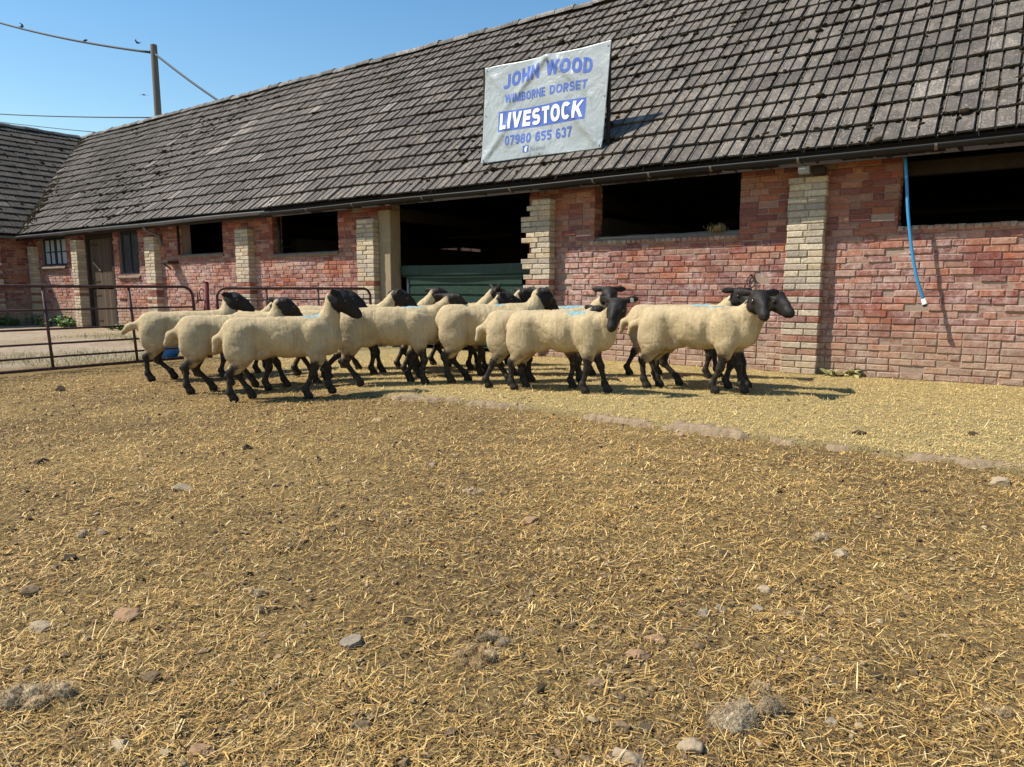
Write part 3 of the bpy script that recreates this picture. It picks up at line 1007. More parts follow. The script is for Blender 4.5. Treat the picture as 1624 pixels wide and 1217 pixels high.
# gutters
def gutter(x0, x1, z, y, r, mat, drop=0.0, name='gutter'):
    n, segs = 14, max(2, int((x1 - x0) / 0.5))
    v, f = [], []
    for i in range(segs + 1):
        x = x0 + (x1 - x0) * i / segs
        zz = z + drop * i / segs + 0.006 * math.sin(x * 1.3)
        for rr in (r, r - 0.006):
            for q in range(n + 1):
                a = math.pi + math.pi * q / n
                v.append((x, y + math.cos(a) * rr, zz + math.sin(a) * rr))
    w = 2 * (n + 1)
    for i in range(segs):
        for q in range(n):
            f.append([i * w + q, i * w + q + 1, (i + 1) * w + q + 1, (i + 1) * w + q])
            f.append([i * w + n + 1 + q + 1, i * w + n + 1 + q, (i + 1) * w + n + 1 + q, (i + 1) * w + n + 1 + q + 1])
        for q in (0, n):
            f.append([i * w + q, (i + 1) * w + q, (i + 1) * w + n + 1 + q, i * w + n + 1 + q])
    for i in (0, segs):
        for q in range(n):
            f.append([i * w + q, i * w + n + 1 + q, i * w + n + 2 + q, i * w + q + 1])
    return mesh(name, np.array(v), f, mat, barn, True)

GY = EAVE_Y - 0.045
g1 = gutter(-23.0, -11.6, 2.505, GY, 0.062, M['gutter_grey'])
g2 = gutter(-11.75, BX1, 2.475, GY - 0.004, 0.056, M['gutter_black'], 0.015)
def bracket(x, z, r, mat, par):
    mb = MB()
    pts = [(x, GY - 0.004 + math.cos(math.pi + math.pi * q / 8) * r, z + math.sin(math.pi + math.pi * q / 8) * r) for q in range(9)]
    v, f = [], []
    for p in pts:
        for dx in (-0.014, 0.014):
            v.append((p[0] + dx, p[1], p[2]))
    c = (x, GY - 0.004, z)
    for p in pts:
        for dx in (-0.014, 0.014):
            d = Vector(p) - Vector(c)
            d = d * (1 + 0.006 / r)
            v.append((p[0] + dx, c[1] + d.y, c[2] + d.z))
    for q in range(8):
        f += [[q * 2, q * 2 + 1, q * 2 + 3, q * 2 + 2], [18 + q * 2 + 1, 18 + q * 2, 18 + q * 2 + 2, 18 + q * 2 + 3],
              [q * 2, q * 2 + 2, 18 + q * 2 + 2, 18 + q * 2], [q * 2 + 1, 18 + q * 2 + 1, 18 + q * 2 + 3, q * 2 + 3]]
    mb.add(v, f)
    return mb.build('gutter_bracket', mat, par)
for x in (-10.4, -9.2, -7.6, -5.9, -4.55, -3.75, -2.95, -1.95, -0.62, 0.8, 2.2):
    bracket(x, 2.475 + 0.015 * (x + 11.75) / 18.75 + 0.006 * math.sin(x * 1.3), 0.058, M['bracket'], g2)
for x in (-21.5, -19.6, -17.8, -16.2, -14.4, -12.9):
    bracket(x, 2.505, 0.064, M['gutter_grey'], g1)
dp = MB()
dp.tube([(-16.15, GY, 2.44), (-16.15, GY + 0.05, 2.36), (-16.12, -0.06, 2.25), (-16.05, -0.05, 2.02)], 0.03)
dp.build('downpipe', M['gutter_grey'], barn, True)
dp = MB()
dp.tube([(-15.36, -0.035, 2.46), (-15.36, -0.035, 1.80)], 0.024)
dp.build('downpipe', M['gutter_black'], barn, True)
dp = MB()
dp.tube([(-11.72, -0.05, 2.42), (-11.72, -0.05, 1.75)], 0.035)
dp.build('downpipe', M['gutter_black'], barn, True)

# fittings on the wall
jb = MB(); jb.box(-1.98, -1.86, -0.29, -0.17, 2.325, 2.43, 0.008); jb.build('junction_box', M['galv'], barn)
jb = MB(); jb.box(-1.84, -1.70, -0.24, -0.1, 2.32, 2.40, 0.01); jb.build('bearer_end', M['dark_timber'], barn)
rgm = MB()
pts = [(-2.52 + 0.055 * math.cos(a), -0.03 - 0.012 * math.sin(a * 2), 1.11 + 0.075 * math.sin(a)) for a in np.linspace(0, 2 * math.pi, 22)]
rgm.tube(pts, 0.0055, 7, False); rgm.tube([(-2.53, 0.01, 1.185), (-2.53, -0.045, 1.185)], 0.012, 8)
pts = [(-2.51 + 0.030 * math.cos(a), -0.045, 1.09 + 0.062 * math.sin(a)) for a in np.linspace(0, 2 * math.pi, 20)]
rgm.tube(pts, 0.005, 7, False)
rgm.build('tether_ring', M['iron'], barn, True)
vb = MB(); vb.box(-18.24, -17.92, -0.012, 0.02, 0.74, 0.80, 0.004); vb.build('air_brick', M['iron'], barn)
sb = MB(); sb.box(-15.75, -15.45, -0.26, 0.0, 1.60, 1.66, 0.01); sb.tube([(-15.7, -0.05, 1.48), (-15.7, -0.22, 1.60)], 0.018); sb.build('wall_bracket', M['iron'], barn)

# ---------------------------------------------------------------- the wing at the left, at right angles to the barn
wing = thing('farm_wing', 'shaded brick wing with tiled roof meeting the long barn at the left corner', 'barn', (-23.35, WALL_Y, 0))
WL = 16.0
WP = math.atan2(RIDGE_Z - EAVE_Z, 5.75)
WSL = math.hypot(RIDGE_Z - EAVE_Z, 5.75)
b = Bricks()
b.fill((0, 0, 0), (0, -1, 0), (1, 0, 0), 0.0, 4.0, -0.077, 2.464, REDS, jit=0.005, erode=0.012)
b.build('wall_brickwork', M['brick'], wing)
mb = MB(); mb.box(-0.24, -0.008, -WL, 0.0, -0.15, 2.47)
mb.box(-11.3, -11.06, -WL, 0.0, -0.15, 2.5)
v = [(x, -WL + dy, z) for dy in (0, -0.22) for (x, z) in ((-11.3, -0.1), (0, -0.1), (0, 2.5), (-5.55, RIDGE_Z - .12), (-11.3, 2.5))]
mb.add(v, [[0, 1, 2, 3, 4], [9, 8, 7, 6, 5]] + [[i, (i + 1) % 5, (i + 1) % 5 + 5, i + 5][::-1] for i in range(5)])
mb.build('mortar_core', M['mortar'], wing)
for y0 in (-0.75, -3.3):
    b = Bricks()
    for r in range(30):
        za = -0.077 + r * CH
        b.brick((0.0, 0, 0), (0, -1, 0), (1, 0, 0), -y0, -y0 + 0.2 + (r % 2) * .02, za + .004, za + CH - .004, random.choice(REDS + CREAMS), 0.14, 0.006, 0.14)
        b.brick((0.0, 0, 0), (0, -1, 0), (1, 0, 0), -y0 + 0.21 + (r % 2) * .02, -y0 + 0.42, za + .004, za + CH - .004, random.choice(REDS + CREAMS), 0.14, 0.006, 0.14)
    b.build('pier', M['pier'], wing)
wup = np.array((-math.cos(WP), 0, math.sin(WP)))
wnr = np.array((math.sin(WP), 0, math.cos(WP)))


def wing_cut(x, s):           # x runs towards the yard (-y), valley at the barn end
    return -x < -EAVE_Y * 0 - 0.35 + s * (RIDGE_Y - EAVE_Y) / WSL + 0.25

nwc = int(WSL / 0.38) + 1
wroof, wx, wsx = tile_field('roof', -4.6, WL + 0.3, nwc, wing, (0.30, 0, EAVE_Z), (0, -1, 0), wup, wnr, 0.045, wing_cut, 8, gauge=WSL / nwc)  # base tone set darker, so the tile colour carries this slope's shade
mb = MB()
mb.add([(.29, -WL - .3, EAVE_Z - .02), (.29, -.3, EAVE_Z - .02), (.3 - 5.75, RIDGE_Y, RIDGE_Z - .02), (.3 - 5.75, -WL - .3, RIDGE_Z - .02), (-11.5, -WL - .3, EAVE_Z - .02), (-11.5, RIDGE_Y, EAVE_Z - .02)], [[0, 1, 2, 3], [3, 2, 5, 4]])
mb.build('roof_lining', M['dark_timber'], wroof)
ridge_run((.3 - 5.75, -WL - .2, RIDGE_Z + .03), (.3 - 5.75, RIDGE_Y, RIDGE_Z + .03), 6).build('ridge', M['tile'], wroof, False, True)
rg = np.random.default_rng(19)
pick = rg.random(len(wx)) < 0.6
cc_ = np.array((0.30, 0, EAVE_Z))[None] + (wx[pick] + rg.normal(0, .02, pick.sum()))[:, None] * np.array((0, -1, 0)) + (wsx[pick] + rg.uniform(0, .3, pick.sum()))[:, None] * wup + .03 * wnr
v, f = lumps(cc_, rg.gamma(3, .009, pick.sum()) + .012, 5)
tag(mesh('moss', v, f, M['moss'], wroof, True), kind='stuff')
mb = MB()
n = 10
v, f = [], []
for y in (-WL, -0.25):
    for q in range(n + 1):
        a = math.pi + math.pi * q / n
        v.append((0.36 + math.cos(a) * .062, y, 2.50 + math.sin(a) * .062))
for q in range(n): f.append([q, n + 1 + q, n + 2 + q, q + 1])
mb.add(v, f)
mb.build('gutter', M['gutter_grey'], wing, True)

# brick building behind, seen through the barn's rear opening
b = Bricks()
bk = thing('rear_building', 'sunlit brick wall of a building glimpsed through the window at the back of the barn', 'building', (-21.5, WALL_Y + BACK_Y + 5.5, 0))
b.fill((0, 0, 0), (1, 0, 0), (0, -1, 0), -3.0, 5.0, 0.0, 3.0, [(0.46, 0.26, 0.18), (0.42, 0.22, 0.15), (0.5, 0.31, 0.22)])
b.build('wall_brickwork', M['pier'], bk)
mb = MB(); mb.box(-3, 5, 0.008, 0.25, -0.1, 3.0); mb.build('mortar_core', M['mortar'], bk)
mb = MB(); mb.add([(-3.2, -.2, 2.95), (5.2, -.2, 2.95), (5.2, 2.2, 4.4), (-3.2, 2.2, 4.4), (5.2, 4.6, 2.95), (-3.2, 4.6, 2.95)], [[0, 1, 2, 3], [3, 2, 4, 5]]); mb.build('roof', M['dark_timber'], bk)

# ---------------------------------------------------------------- banner on the roof
BNX0, BNX1, BNZ0, BNZ1, BNY = -6.765, -4.63, 2.955, 4.375, 8.985
BW_, BH_ = BNX1 - BNX0, BNZ1 - BNZ0
banner = thing('banner', 'grey plastic banner with blue lettering, framed upright on the barn roof', 'banner', (BNX0, BNY, BNZ0))


def banner_pt(u, w):
    """u, w in metres from the lower left corner; returns local x, y, z with the folds of the sheet"""
    u = np.asarray(u, float); w = np.asarray(w, float)
    a, c = u / BW_, w / BH_
    fold = 0.018 * np.sin((a * 1.15 + c * 0.55) * 9.0 + 1.5 * np.sin(c * 3)) * np.sin(math.pi * a) * np.sin(math.pi * c) ** 0.6
    d1 = np.abs((a - 0.52) * 1.5 + (c - 1.0) * 1.1)
    d2 = np.abs((a - 0.52) * 1.5 - (c - 1.0) * 1.1)
    fold = fold - 0.022 * np.exp(-(d1 / 0.05) ** 2) * sstep(0.35, 0.95, c) * (1 - sstep(.97, 1, c) * .6) - 0.018 * np.exp(-(d2 / 0.06) ** 2) * sstep(0.3, 0.95, c)
    e1 = np.abs((a - 1) * 1.5 + c * 1.0 - 0.02 * 0)
    fold = fold - 0.020 * np.exp(-((e1 + .1) / 0.09) ** 2) * 0 - 0.022 * np.exp(-(np.abs((1 - a) * 1.5 - c * 0.95) / 0.06) ** 2) * sstep(0.9, 0.1, c)
    fold = fold - 0.016 * np.exp(-(np.abs(a * 1.5 - c * 0.9) / 0.06) ** 2) * sstep(0.7, 0.05, c) - 0.015 * np.exp(-(np.abs(a * 1.5 - (1 - c) * .9) / 0.05) ** 2) * sstep(0.5, 0.95, c)
    fold = fold * 1.5
    edge = np.sin(math.pi * np.clip(a, 0, 1)) * 0.012 * (1 - 2 * c)
    tilt = 0.05 * c - 0.05
    x = u + 0.055 * c * (1 - 0 * a) - 0.03 * a * (1 - c)
    return np.stack([x, fold + tilt, w + edge * 0.6 + 0.006 * np.sin(a * 14) * (c > 0.98)], -1)

nu, nw = 150, 100
uu, ww = np.meshgrid(np.linspace(0, BW_, nu), np.linspace(0, BH_, nw), indexing='ij')
P = banner_pt(uu.ravel(), ww.ravel())
ii, jj = np.meshgrid(np.arange(nu - 1), np.arange(nw - 1), indexing='ij')
F = np.stack([ii * nw + jj, (ii + 1) * nw + jj, (ii + 1) * nw + jj + 1, ii * nw + jj + 1], -1).reshape(-1, 4)
sheet = mesh('sheet', P, F, M['pvc'], banner, True)
sm = sheet.modifiers.new('thickness', 'SOLIDIFY'); sm.thickness = 0.003; sm.offset = 1.0


def print_mesh(name, verts2, faces, mat, lift=0.004):
    v2 = np.asarray(verts2)
    P = banner_pt(v2[:, 0], v2[:, 1])
    P[:, 1] -= lift
    return mesh(name, P, faces, mat, banner, True)


def subdivide(v, f, maxlen=0.03):
    """split long triangle edges so that print follows the folds"""
    v = [tuple(p) for p in v]
    tris = []
    for q in f:
        for i in range(1, len(q) - 1): tris.append((q[0], q[i], q[i + 1]))
    for it in range(6):
        cache, out, done = {}, [], True
        def midp(a, b):
            key = (min(a, b), max(a, b))
            if key not in cache:
                v.append(((v[a][0] + v[b][0]) / 2, (v[a][1] + v[b][1]) / 2)); cache[key] = len(v) - 1
            return cache[key]
        L = lambda a, b: math.hypot(v[a][0] - v[b][0], v[a][1] - v[b][1])
        for (a, b, c) in tris:
            es = [(L(a, b) > maxlen), (L(b, c) > maxlen), (L(c, a) > maxlen)]
            if not any(es): out.append((a, b, c)); continue
            done = False
            m = [midp(a, b) if es[0] else None, midp(b, c) if es[1] else None, midp(c, a) if es[2] else None]
            poly = [a] + ([m[0]] if es[0] else []) + [b] + ([m[1]] if es[1] else []) + [c] + ([m[2]] if es[2] else [])
            if all(es):
                out += [(a, m[0], m[2]), (m[0], b, m[1]), (m[2], m[1], c), (m[0], m[1], m[2])]
            else:
                k0 = next(i for i, p in enumerate(poly) if p in [x for x in m if x is not None])
                poly = poly[k0:] + poly[:k0]
                out += [(poly[0], poly[i], poly[i + 1]) for i in range(1, len(poly) - 1)]
        tris = out
        if done: break
    return v, [list(t) for t in tris]


def lettering(name, text, u0, u1, wbase, height, bold, mat, arch=0.0, lift=0.005, slant=0.0, rise=0.0, shear=0.0):
    cu = bpy.data.curves.new('lettering', 'FONT')
    cu.body = text
    cu.size = 1.0
    cu.offset = bold
    cu.shear = shear
    cu.space_character = 1.0 + bold * 1.6
    cu.resolution_u = 4
    ob = bpy.data.objects.new('lettering', cu)
    COL.objects.link(ob)
    bpy.context.view_layer.update()
    dg = bpy.context.evaluated_depsgraph_get()
    me = ob.evaluated_get(dg).to_mesh()
    vs = np.array([tuple(p.co)[:2] for p in me.vertices])
    fs = [list(p.vertices) for p in me.polygons]
    ob.evaluated_get(dg).to_mesh_clear()
    bpy.data.objects.remove(ob)
    bpy.data.curves.remove(cu)
    mn, mx = vs.min(0), vs.max(0)
    vs = (vs - mn) / (mx - mn)
    t = vs[:, 0]
    c = 2 * t - 1
    uu = u0 + (u1 - u0) * t
    ang = -arch * 4 * c / (u1 - u0)
    base = wbase + arch * (1 - c ** 2) + rise * t
    vv = np.stack([uu - np.sin(-ang) * vs[:, 1] * height * -0.0, base + vs[:, 1] * height], -1)
    v, f = subdivide(vv, fs, 0.045)
    return print_mesh(name, v, f, mat, lift)

W_, H_ = BW_, BH_


def glyph(ch, w, t):
    """heavy grotesque letters as strokes in a box w wide and 1 high"""
    h = t / 2
    def arc(cx, cy, rx, ry, a0, a1, n=18, p=2.35):
        out = []
        for q in np.linspace(math.radians(a0), math.radians(a1), n):
            c_, s_ = math.cos(q), math.sin(q)
            out.append((cx + rx * math.copysign(abs(c_) ** (2 / p), c_), cy + ry * math.copysign(abs(s_) ** (2 / p), s_)))
        return out
    L, Rr, m = h, w - h, w / 2
    stem = [(L, 1), (L, 0)]
    top, bot = [(0, 1 - h), (w, 1 - h)], [(0, h), (w, h)]
    ry2, cyt, cyb = (0.5 - h) / 2 + 0.001, (1.5 - h) / 2, (0.5 + h) / 2
    G = {
        'I': [[(w / 2, 1), (w / 2, 0)]], 'L': [stem, bot], 'T': [top, [(m, 1), (m, 0)]], 'E': [stem, top, [(0, .5), (w * .93, .5)], bot], 'F': [stem, top, [(0, .5), (w * .9, .5)]],
        'H': [stem, [(Rr, 1), (Rr, 0)], [(L, .5), (Rr, .5)]], 'N': [stem, [(Rr, 1), (Rr, 0)], [(L * .8, 1.05), (w - L * .8, -.05)]],
        'M': [stem, [(Rr, 1), (Rr, 0)], [(L * .9, 1.08), (m, .02)], [(w - L * .9, 1.08), (m, .02)]],
        'V': [[(L * .9, 1.05), (m, -.02)], [(w - L * .9, 1.05), (m, -.02)]],
        'W': [[(L * .85, 1.05), (w * .28, -.02)], [(w * .28, -.02), (m, 1.0)], [(m, 1.0), (w * .72, -.02)], [(w * .72, -.02), (w - L * .85, 1.05)]],
        'O': [arc(m, .5, m - h, .5 - h, 0, 360, 40)], '0': [arc(m, .5, m - h, .5 - h, 0, 360, 40)],
        'C': [arc(m, .5, m - h, .5 - h, 42, 318, 34)], 'D': [stem, [(0, 1 - h), (w * .42, 1 - h)] + arc(w * .42, .5, w * .58 - h, .5 - h, 85, -85, 22) + [(w * .42, h), (0, h)]],
        'J': [[(Rr, 1), (Rr, .3)] + arc(m, .3, m - h, .3 - h, 0, -175, 16)],
        'K': [stem, [(L, .40), (w - L * .7, 1.05)], [(w * .38, .62), (w - L * .6, -.05)]],
        'S': [arc(m, cyt, m - h, ry2, 25, 265, 22) + arc(m, cyb, m - h, ry2, 85, -155, 22)],
        'B': [stem, [(0, 1 - h), (w * .5, 1 - h)] + arc(w * .5, cyt, w * .46 - h, ry2, 85, -85, 14) + [(0, .5)], [(w * .5, .5)] + arc(w * .5, cyb, w * .5 - h, ry2, 85, -85, 14) + [(0, h)]],
        'R': [stem, [(0, 1 - h), (w * .5, 1 - h)] + arc(w * .5, .75 - h * .6, w * .48 - h, .25 - h * .4, 85, -85, 14) + [(0, .5 - h * .2)], [(w * .5, .48), (w - L * .8, -.04)]],
        '7': [top, [(w - L * .9, .98), (w * .38, -.02)]], '8': [arc(m, cyt, (m - h) * .93, ry2, 0, 360, 26), arc(m, cyb, m - h, ry2, 0, 360, 26)],
        '9': [arc(m, .68, m - h, .32 - h, 0, 360, 26), [(Rr, .68)] + arc(m, .40, m - h, .40 - h, 0, -150, 18)],
        '6': [arc(m, .32, m - h, .32 - h, 0, 360, 26), [(L, .32)] + arc(m, .60, m - h, .40 - h, 180, 30, 18)],
        '5': [[(w * .95, 1 - h), (L, 1 - h), (L * .85, .52)], arc(m, .33, m - h, .33 - h, 140, -150, 26)],
        '3': [arc(m, cyt, m - h, ry2, 165, -88, 22), arc(m, cyb, m - h, ry2, 88, -165, 22)],
    }
    polys = []
    for st in G.get(ch, []):
        st = np.array(st, float)
        keep_ = np.concatenate([[True], np.linalg.norm(np.diff(st, axis=0), axis=1) > 1e-5])
        st = st[keep_]
        closed = np.linalg.norm(st[0] - st[-1]) < 1e-6
        n = len(st)
        Lp, Rp = [], []
        for i in range(n):
            if closed: d0, d1 = st[i] - st[(i - 1) % (n - 1)] if i else st[0] - st[-2], st[(i + 1) % (n - 1)] - st[i] if i < n - 1 else st[1] - st[0]
            else: d0, d1 = (st[i] - st[i - 1]) if i else (st[1] - st[0]), (st[i + 1] - st[i]) if i < n - 1 else (st[i] - st[i - 1])
            d0 = d0 / (np.linalg.norm(d0) + 1e-9); d1 = d1 / (np.linalg.norm(d1) + 1e-9)
            tn = d0 + d1; tn = tn / (np.linalg.norm(tn) + 1e-9)
            nn = np.array((-tn[1], tn[0]))
            k_ = min(1.0 / max(abs(nn @ np.array((-d0[1], d0[0]))), 0.5), 1.6)
            Lp.append(st[i] + nn * h * k_); Rp.append(st[i] - nn * h * k_)
        v = np.array(Lp + Rp)
        v[:, 1] = np.clip(v[:, 1], 0, 1)
        polys.append((v, [[i, i + 1, n + i + 1, n + i] for i in range(n - 1)]))
    return polys

GW = {'I': 0.0, 'W': 1.55, 'M': 1.25, 'O': 1.12, 'C': 1.05, 'D': 1.05, 'N': 1.05, 'H': 1.02, 'J': .85, 'L': .82, 'E': .88, 'T': .92, 'S': .98, 'V': 1.05, 'K': 1.08, ' ': .5}


def heavy(text, u0, u1, wbase, height, t, mat, arch=0.0, rise=0.0, lift=0.005, gap=0.12):
    base = 0.70
    ws_ = [t if c == 'I' else GW.get(c, .9) * base for c in text]
    tot = sum(ws_) + gap * (len(text) - 1)
    sc = (u1 - u0) / tot
    x, layer = 0.0, 0
    VV, FF, LL = [], [], []
    for c, wd in zip(text, ws_):
        for v, f in glyph(c, wd, t):
            P2 = np.stack([u0 + (x + v[:, 0]) * sc, v[:, 1] * height], -1)
            tt_ = (P2[:, 0] - u0) / (u1 - u0) * 2 - 1
            P2[:, 1] += wbase + arch * (1 - tt_ ** 2) + rise * (tt_ + 1) / 2
            v2, f2 = subdivide(P2, f, 0.04)
            k0 = len(VV)
            VV += [tuple(q) for q in v2]; FF += [[i + k0 for i in q] for q in f2]
            LL += [0.0006 * (layer % 5)] * len(v2)
            layer += 1
        x += wd + gap
    P = banner_pt(np.array(VV)[:, 0], np.array(VV)[:, 1])
    P[:, 1] -= lift + np.array(LL)
    return mesh('lettering', P, FF, mat, banner, True)

heavy('JOHN WOOD', 0.165 * W_, 0.875 * W_, 0.735 * H_, 0.145 * H_, 0.235, M['blue_ink'], arch=0.06 * H_)
heavy('WIMBORNE', 0.185 * W_, 0.525 * W_, 0.600 * H_, 0.088 * H_, 0.20, M['blue_ink'])
heavy('DORSET', 0.565 * W_, 0.845 * W_, 0.600 * H_, 0.088 * H_, 0.20, M['blue_ink'])
v, f = subdivide([(0.14 * W_, 0.305 * H_), (0.85 * W_, 0.305 * H_), (0.85 * W_, 0.515 * H_), (0.14 * W_, 0.515 * H_)], [[0, 1, 2, 3]], 0.04)
print_mesh('print_box', v, f, M['blue_ink'], 0.0045)
heavy('LIVESTOCK', 0.155 * W_, 0.832 * W_, 0.326 * H_, 0.168 * H_, 0.235, M['white_ink'], lift=0.009)
heavy('07980 655 637', 0.205 * W_, 0.755 * W_, 0.155 * H_, 0.10 * H_, 0.20, M['blue_ink'])
v, f = subdivide([(0.365 * W_, 0.055 * H_), (0.415 * W_, 0.055 * H_), (0.415 * W_, 0.125 * H_), (0.365 * W_, 0.125 * H_)], [[0, 1, 2, 3]], 0.04)
print_mesh('logo_box', v, f, M['blue_ink'], 0.0045)
lettering('lettering', 'f', 0.382 * W_, 0.406 * W_, 0.057 * H_, 0.058 * H_, 0.05, M['white_ink'], lift=0.008)
lettering('lettering', 'Facebook', 0.43 * W_, 0.555 * W_, 0.06 * H_, 0.052 * H_, 0.02, M['grey_ink'])


# faint line drawings of livestock heads behind the lettering
def stroke(name, pts, wd=0.007):
    pts = np.array(pts, float)
    d = np.gradient(pts, axis=0)
    d /= np.linalg.norm(d, axis=1)[:, None] + 1e-9
    nn = np.stack([-d[:, 1], d[:, 0]], -1)
    v = np.vstack([pts + nn * wd / 2, pts - nn * wd / 2])
    n = len(pts)
    return v, [[i, i + 1, n + i + 1, n + i] for i in range(n - 1)]

SV, SF = [], []
def add_stroke(ctrl, wd=0.006, n=24):
    ctrl = np.array(ctrl, float)
    t = np.linspace(0, len(ctrl) - 1, n)
    xs = [np.interp(t, np.arange(len(ctrl)), ctrl[:, q]) for q in (0, 1)]
    for _ in range(3):
        for x in xs: x[1:-1] = (x[:-2] + 2 * x[1:-1] + x[2:]) / 4
    v, f = stroke('s', np.stack(xs, -1) * (W_, H_), wd)
    k0 = len(SV)
    SV.extend(v.tolist()); SF.extend([[i + k0 for i in q] for q in f])
for s_ in ([(0.07, .62), (.10, .70), (.16, .69), (.18, .6), (.13, .5), (.10, .42), (.05, .3)], [(.34, .66), (.42, .70), (.36, .60), (.32, .62)], [(.32, .62), (.27, .5), (.25, .3), (.30, .2), (.36, .24), (.38, .4)],
           [(.55, .72), (.63, .70), (.60, .64), (.55, .72)], [(.60, .73), (.70, .77), (.76, .70), (.73, .62)], [(.73, .62), (.68, .45), (.66, .3), (.70, .2)], [(.87, .73), (.93, .78), (.96, .68), (.90, .66)], [(.60, .42), (.58, .28), (.62, .2), (.69, .18)],
           [(.09, .58), (.13, .62), (.12, .55)], [(.80, .56), (.88, .5), (.90, .38)], [(.17, .30), (.20, .2), (.30, .15)]):
    add_stroke(s_)
print_mesh('faint_drawing', np.array(SV), SF, M['line_ink'], 0.0035)
# eyelets, frame and struts
for (a, c_) in ((.02, .97), (.52, .965), (.98, .96), (.02, .5), (.98, .5), (.02, .03), (.5, .03), (.98, .03)):
    p = banner_pt(a * W_, c_ * H_)
    mb = MB(); mb.tube([(p[0], p[1] - .010, p[2]), (p[0], p[1] - .002, p[2])], 0.014, 10)
    mb.build('eyelet', M['galv'], banner)
mb = MB()
mb.box(-0.02, 0.03, 0.02, 0.065, -0.02, BH_, 0.004); mb.box(BW_ - 0.02, BW_ + 0.03, 0.02, 0.065, -0.02, BH_, 0.004)
mb.box(0.03, BW_ - .02, 0.022, 0.063, 0.0, 0.05); mb.box(.03, BW_ - .02, .022, .063, BH_ - 0.06, BH_ - 0.01)
for x in (0.1, BW_ / 2, BW_ - .1):
    mb.tube([(x, 0.05, 0.45), (x, 0.45 / math.tan(PITCH_R) + 0.05, 0.40)], 0.022, 8)
mb.build('frame', M['dark_timber'], banner)

# ---------------------------------------------------------------- gates and post
def gate(name, label, A, B, heights, uprights, lean=(0, 0), curve=True, zb=YARD_Z):
    A, B = Vector((*A, 0)), Vector((*B, 0))
    L = (B - A).length
    d = (B - A).normalized()
    t = thing(name, label, 'gate', (A.x, A.y, zb), math.atan2(d.y, d.x), 'metal yard gates')
    lx = Vector((lean[0], lean[1], 0))
    lx.rotate(Matrix.Rotation(-math.atan2(d.y, d.x), 3, 'Z'))
    H = heights[0]
    def P(u, z): return Vector((u, 0, z)) + lx * (z / H)
    r = 0.021
    fr = MB()
    c = 0.14 if curve else 0.02
    pts = [P(0, heights[-1]), P(0, H - c)] + [P(c - c * math.cos(a), H - c + c * math.sin(a)) for a in np.linspace(0.2, math.pi / 2, 6)]
    pts += [P(L - c + c * math.sin(a), H - c + c * math.cos(a)) for a in np.linspace(0, math.pi / 2 - 0.2, 6)] + [P(L, H - c), P(L, heights[-1])]
    fr.tube(pts, r, 10)
    fr.tube([P(0, heights[-1]), P(L, heights[-1])], r, 10)
    fr.build('frame', M['gate_steel'], t, True)
    for z in heights[1:-1]:
        q = MB(); q.tube([P(0.0, z), P(L, z)], 0.0135, 8); q.build('rail', M['gate_steel'], t, True)
    for u in uprights:
        q = MB(); p = [P(u, heights[-1]), P(u, H)]
        q.tube(p, 0.019, 8); q.build('upright', M['gate_steel'], t, True)
    return t

gate('field_gate', 'dark red tubular steel gate nearest the left edge, in front of the sandy yard', (-9.88, 5.93), (-9.92, 1.35), [1.10, 0.80, 0.555, 0.37, 0.20, 0.05], [0.93, 2.0, 3.05, 4.0], (-0.11, 0.0))
gate('field_gate', 'dark red tubular gate behind the sheep, between the gate post and the doorway', (-9.80, 6.22), (-8.98, 8.62), [1.06, 0.88, 0.62, 0.40, 0.22, 0.06], [0.75, 1.6], (0, 0), zb=-0.03)
post = thing('gate_post', 'dark red steel gate post between the two tubular gates', 'post', (-9.84, 6.07, -0.1))
mb = MB(); mb.tube([(0, 0, 0), (0, 0, 1.215)], 0.04, 16); mb.build('shaft', M['post_red'], post, True)
mb = MB(); mb.tube([(0, 0, 1.215), (0, 0, 1.228)], 0.043, 16); mb.build('cap', M['post_red'], post, True)
for z in (0.35, 0.95):
    mb = MB(); mb.tube([(0, -0.14, z), (0, -0.05, z)], 0.014, 8); mb.tube([(0, -0.14, z - .04), (0, -0.14, z + .13)], 0.012, 8); mb.build('hinge', M['gate_steel'], post, True)
mb = MB()
mb.tube([(-.0, -0.10, 0.94), (0, -0.11, 1.08), (0, -0.08, 1.13), (0, -0.04, 1.10)], 0.008, 6)
mb.build('latch', M['gate_steel'], post, True)

# green sheeted hurdle in the doorway
gs = thing('sheeted_hurdle', 'dark green ribbed steel sheet barrier across the wide doorway', 'barrier', (-8.66, 9.08, 0))
def ribbed(x0, x1, z0, z1, y, pitch, name, seed):
    prof = []
    z = z0
    while z < z1 - 0.001:
        for (dz, dy) in ((0, 0.0), (0.014, 0.03), (0.035, 0.03), (0.049, 0.0)):
            if z + dz <= z1: prof.append((z + dz, dy))
        z += pitch
    prof.append((z1, 0.0))
    n = 24
    v, f = [], []
    for th_ in (0, 0.004):
        for i in range(n + 1):
            x = x0 + (x1 - x0) * i / n
            for (zz, dy) in prof:
                v.append((x, y + dy + th_ + 0.006 * math.sin(x * 3 + seed + zz * 4), zz + 0.006 * math.sin(x * 1.7 + seed)))
    p = len(prof)
    o = (n + 1) * p
    for i in range(n):
        for q in range(p - 1):
            f.append([i * p + q, (i + 1) * p + q, (i + 1) * p + q + 1, i * p + q + 1])
            f.append([o + i * p + q + 1, o + (i + 1) * p + q + 1, o + (i + 1) * p + q, o + i * p + q])
        for q in (0, p - 1):
            f.append([i * p + q, (i + 1) * p + q, o + (i + 1) * p + q, o + i * p + q])
    for i in (0, n):
        for q in range(p - 1):
            f.append([i * p + q, i * p + q + 1, o + i * p + q + 1, o + i * p + q])
    return mesh(name, np.array(v), f, M['green'], gs)
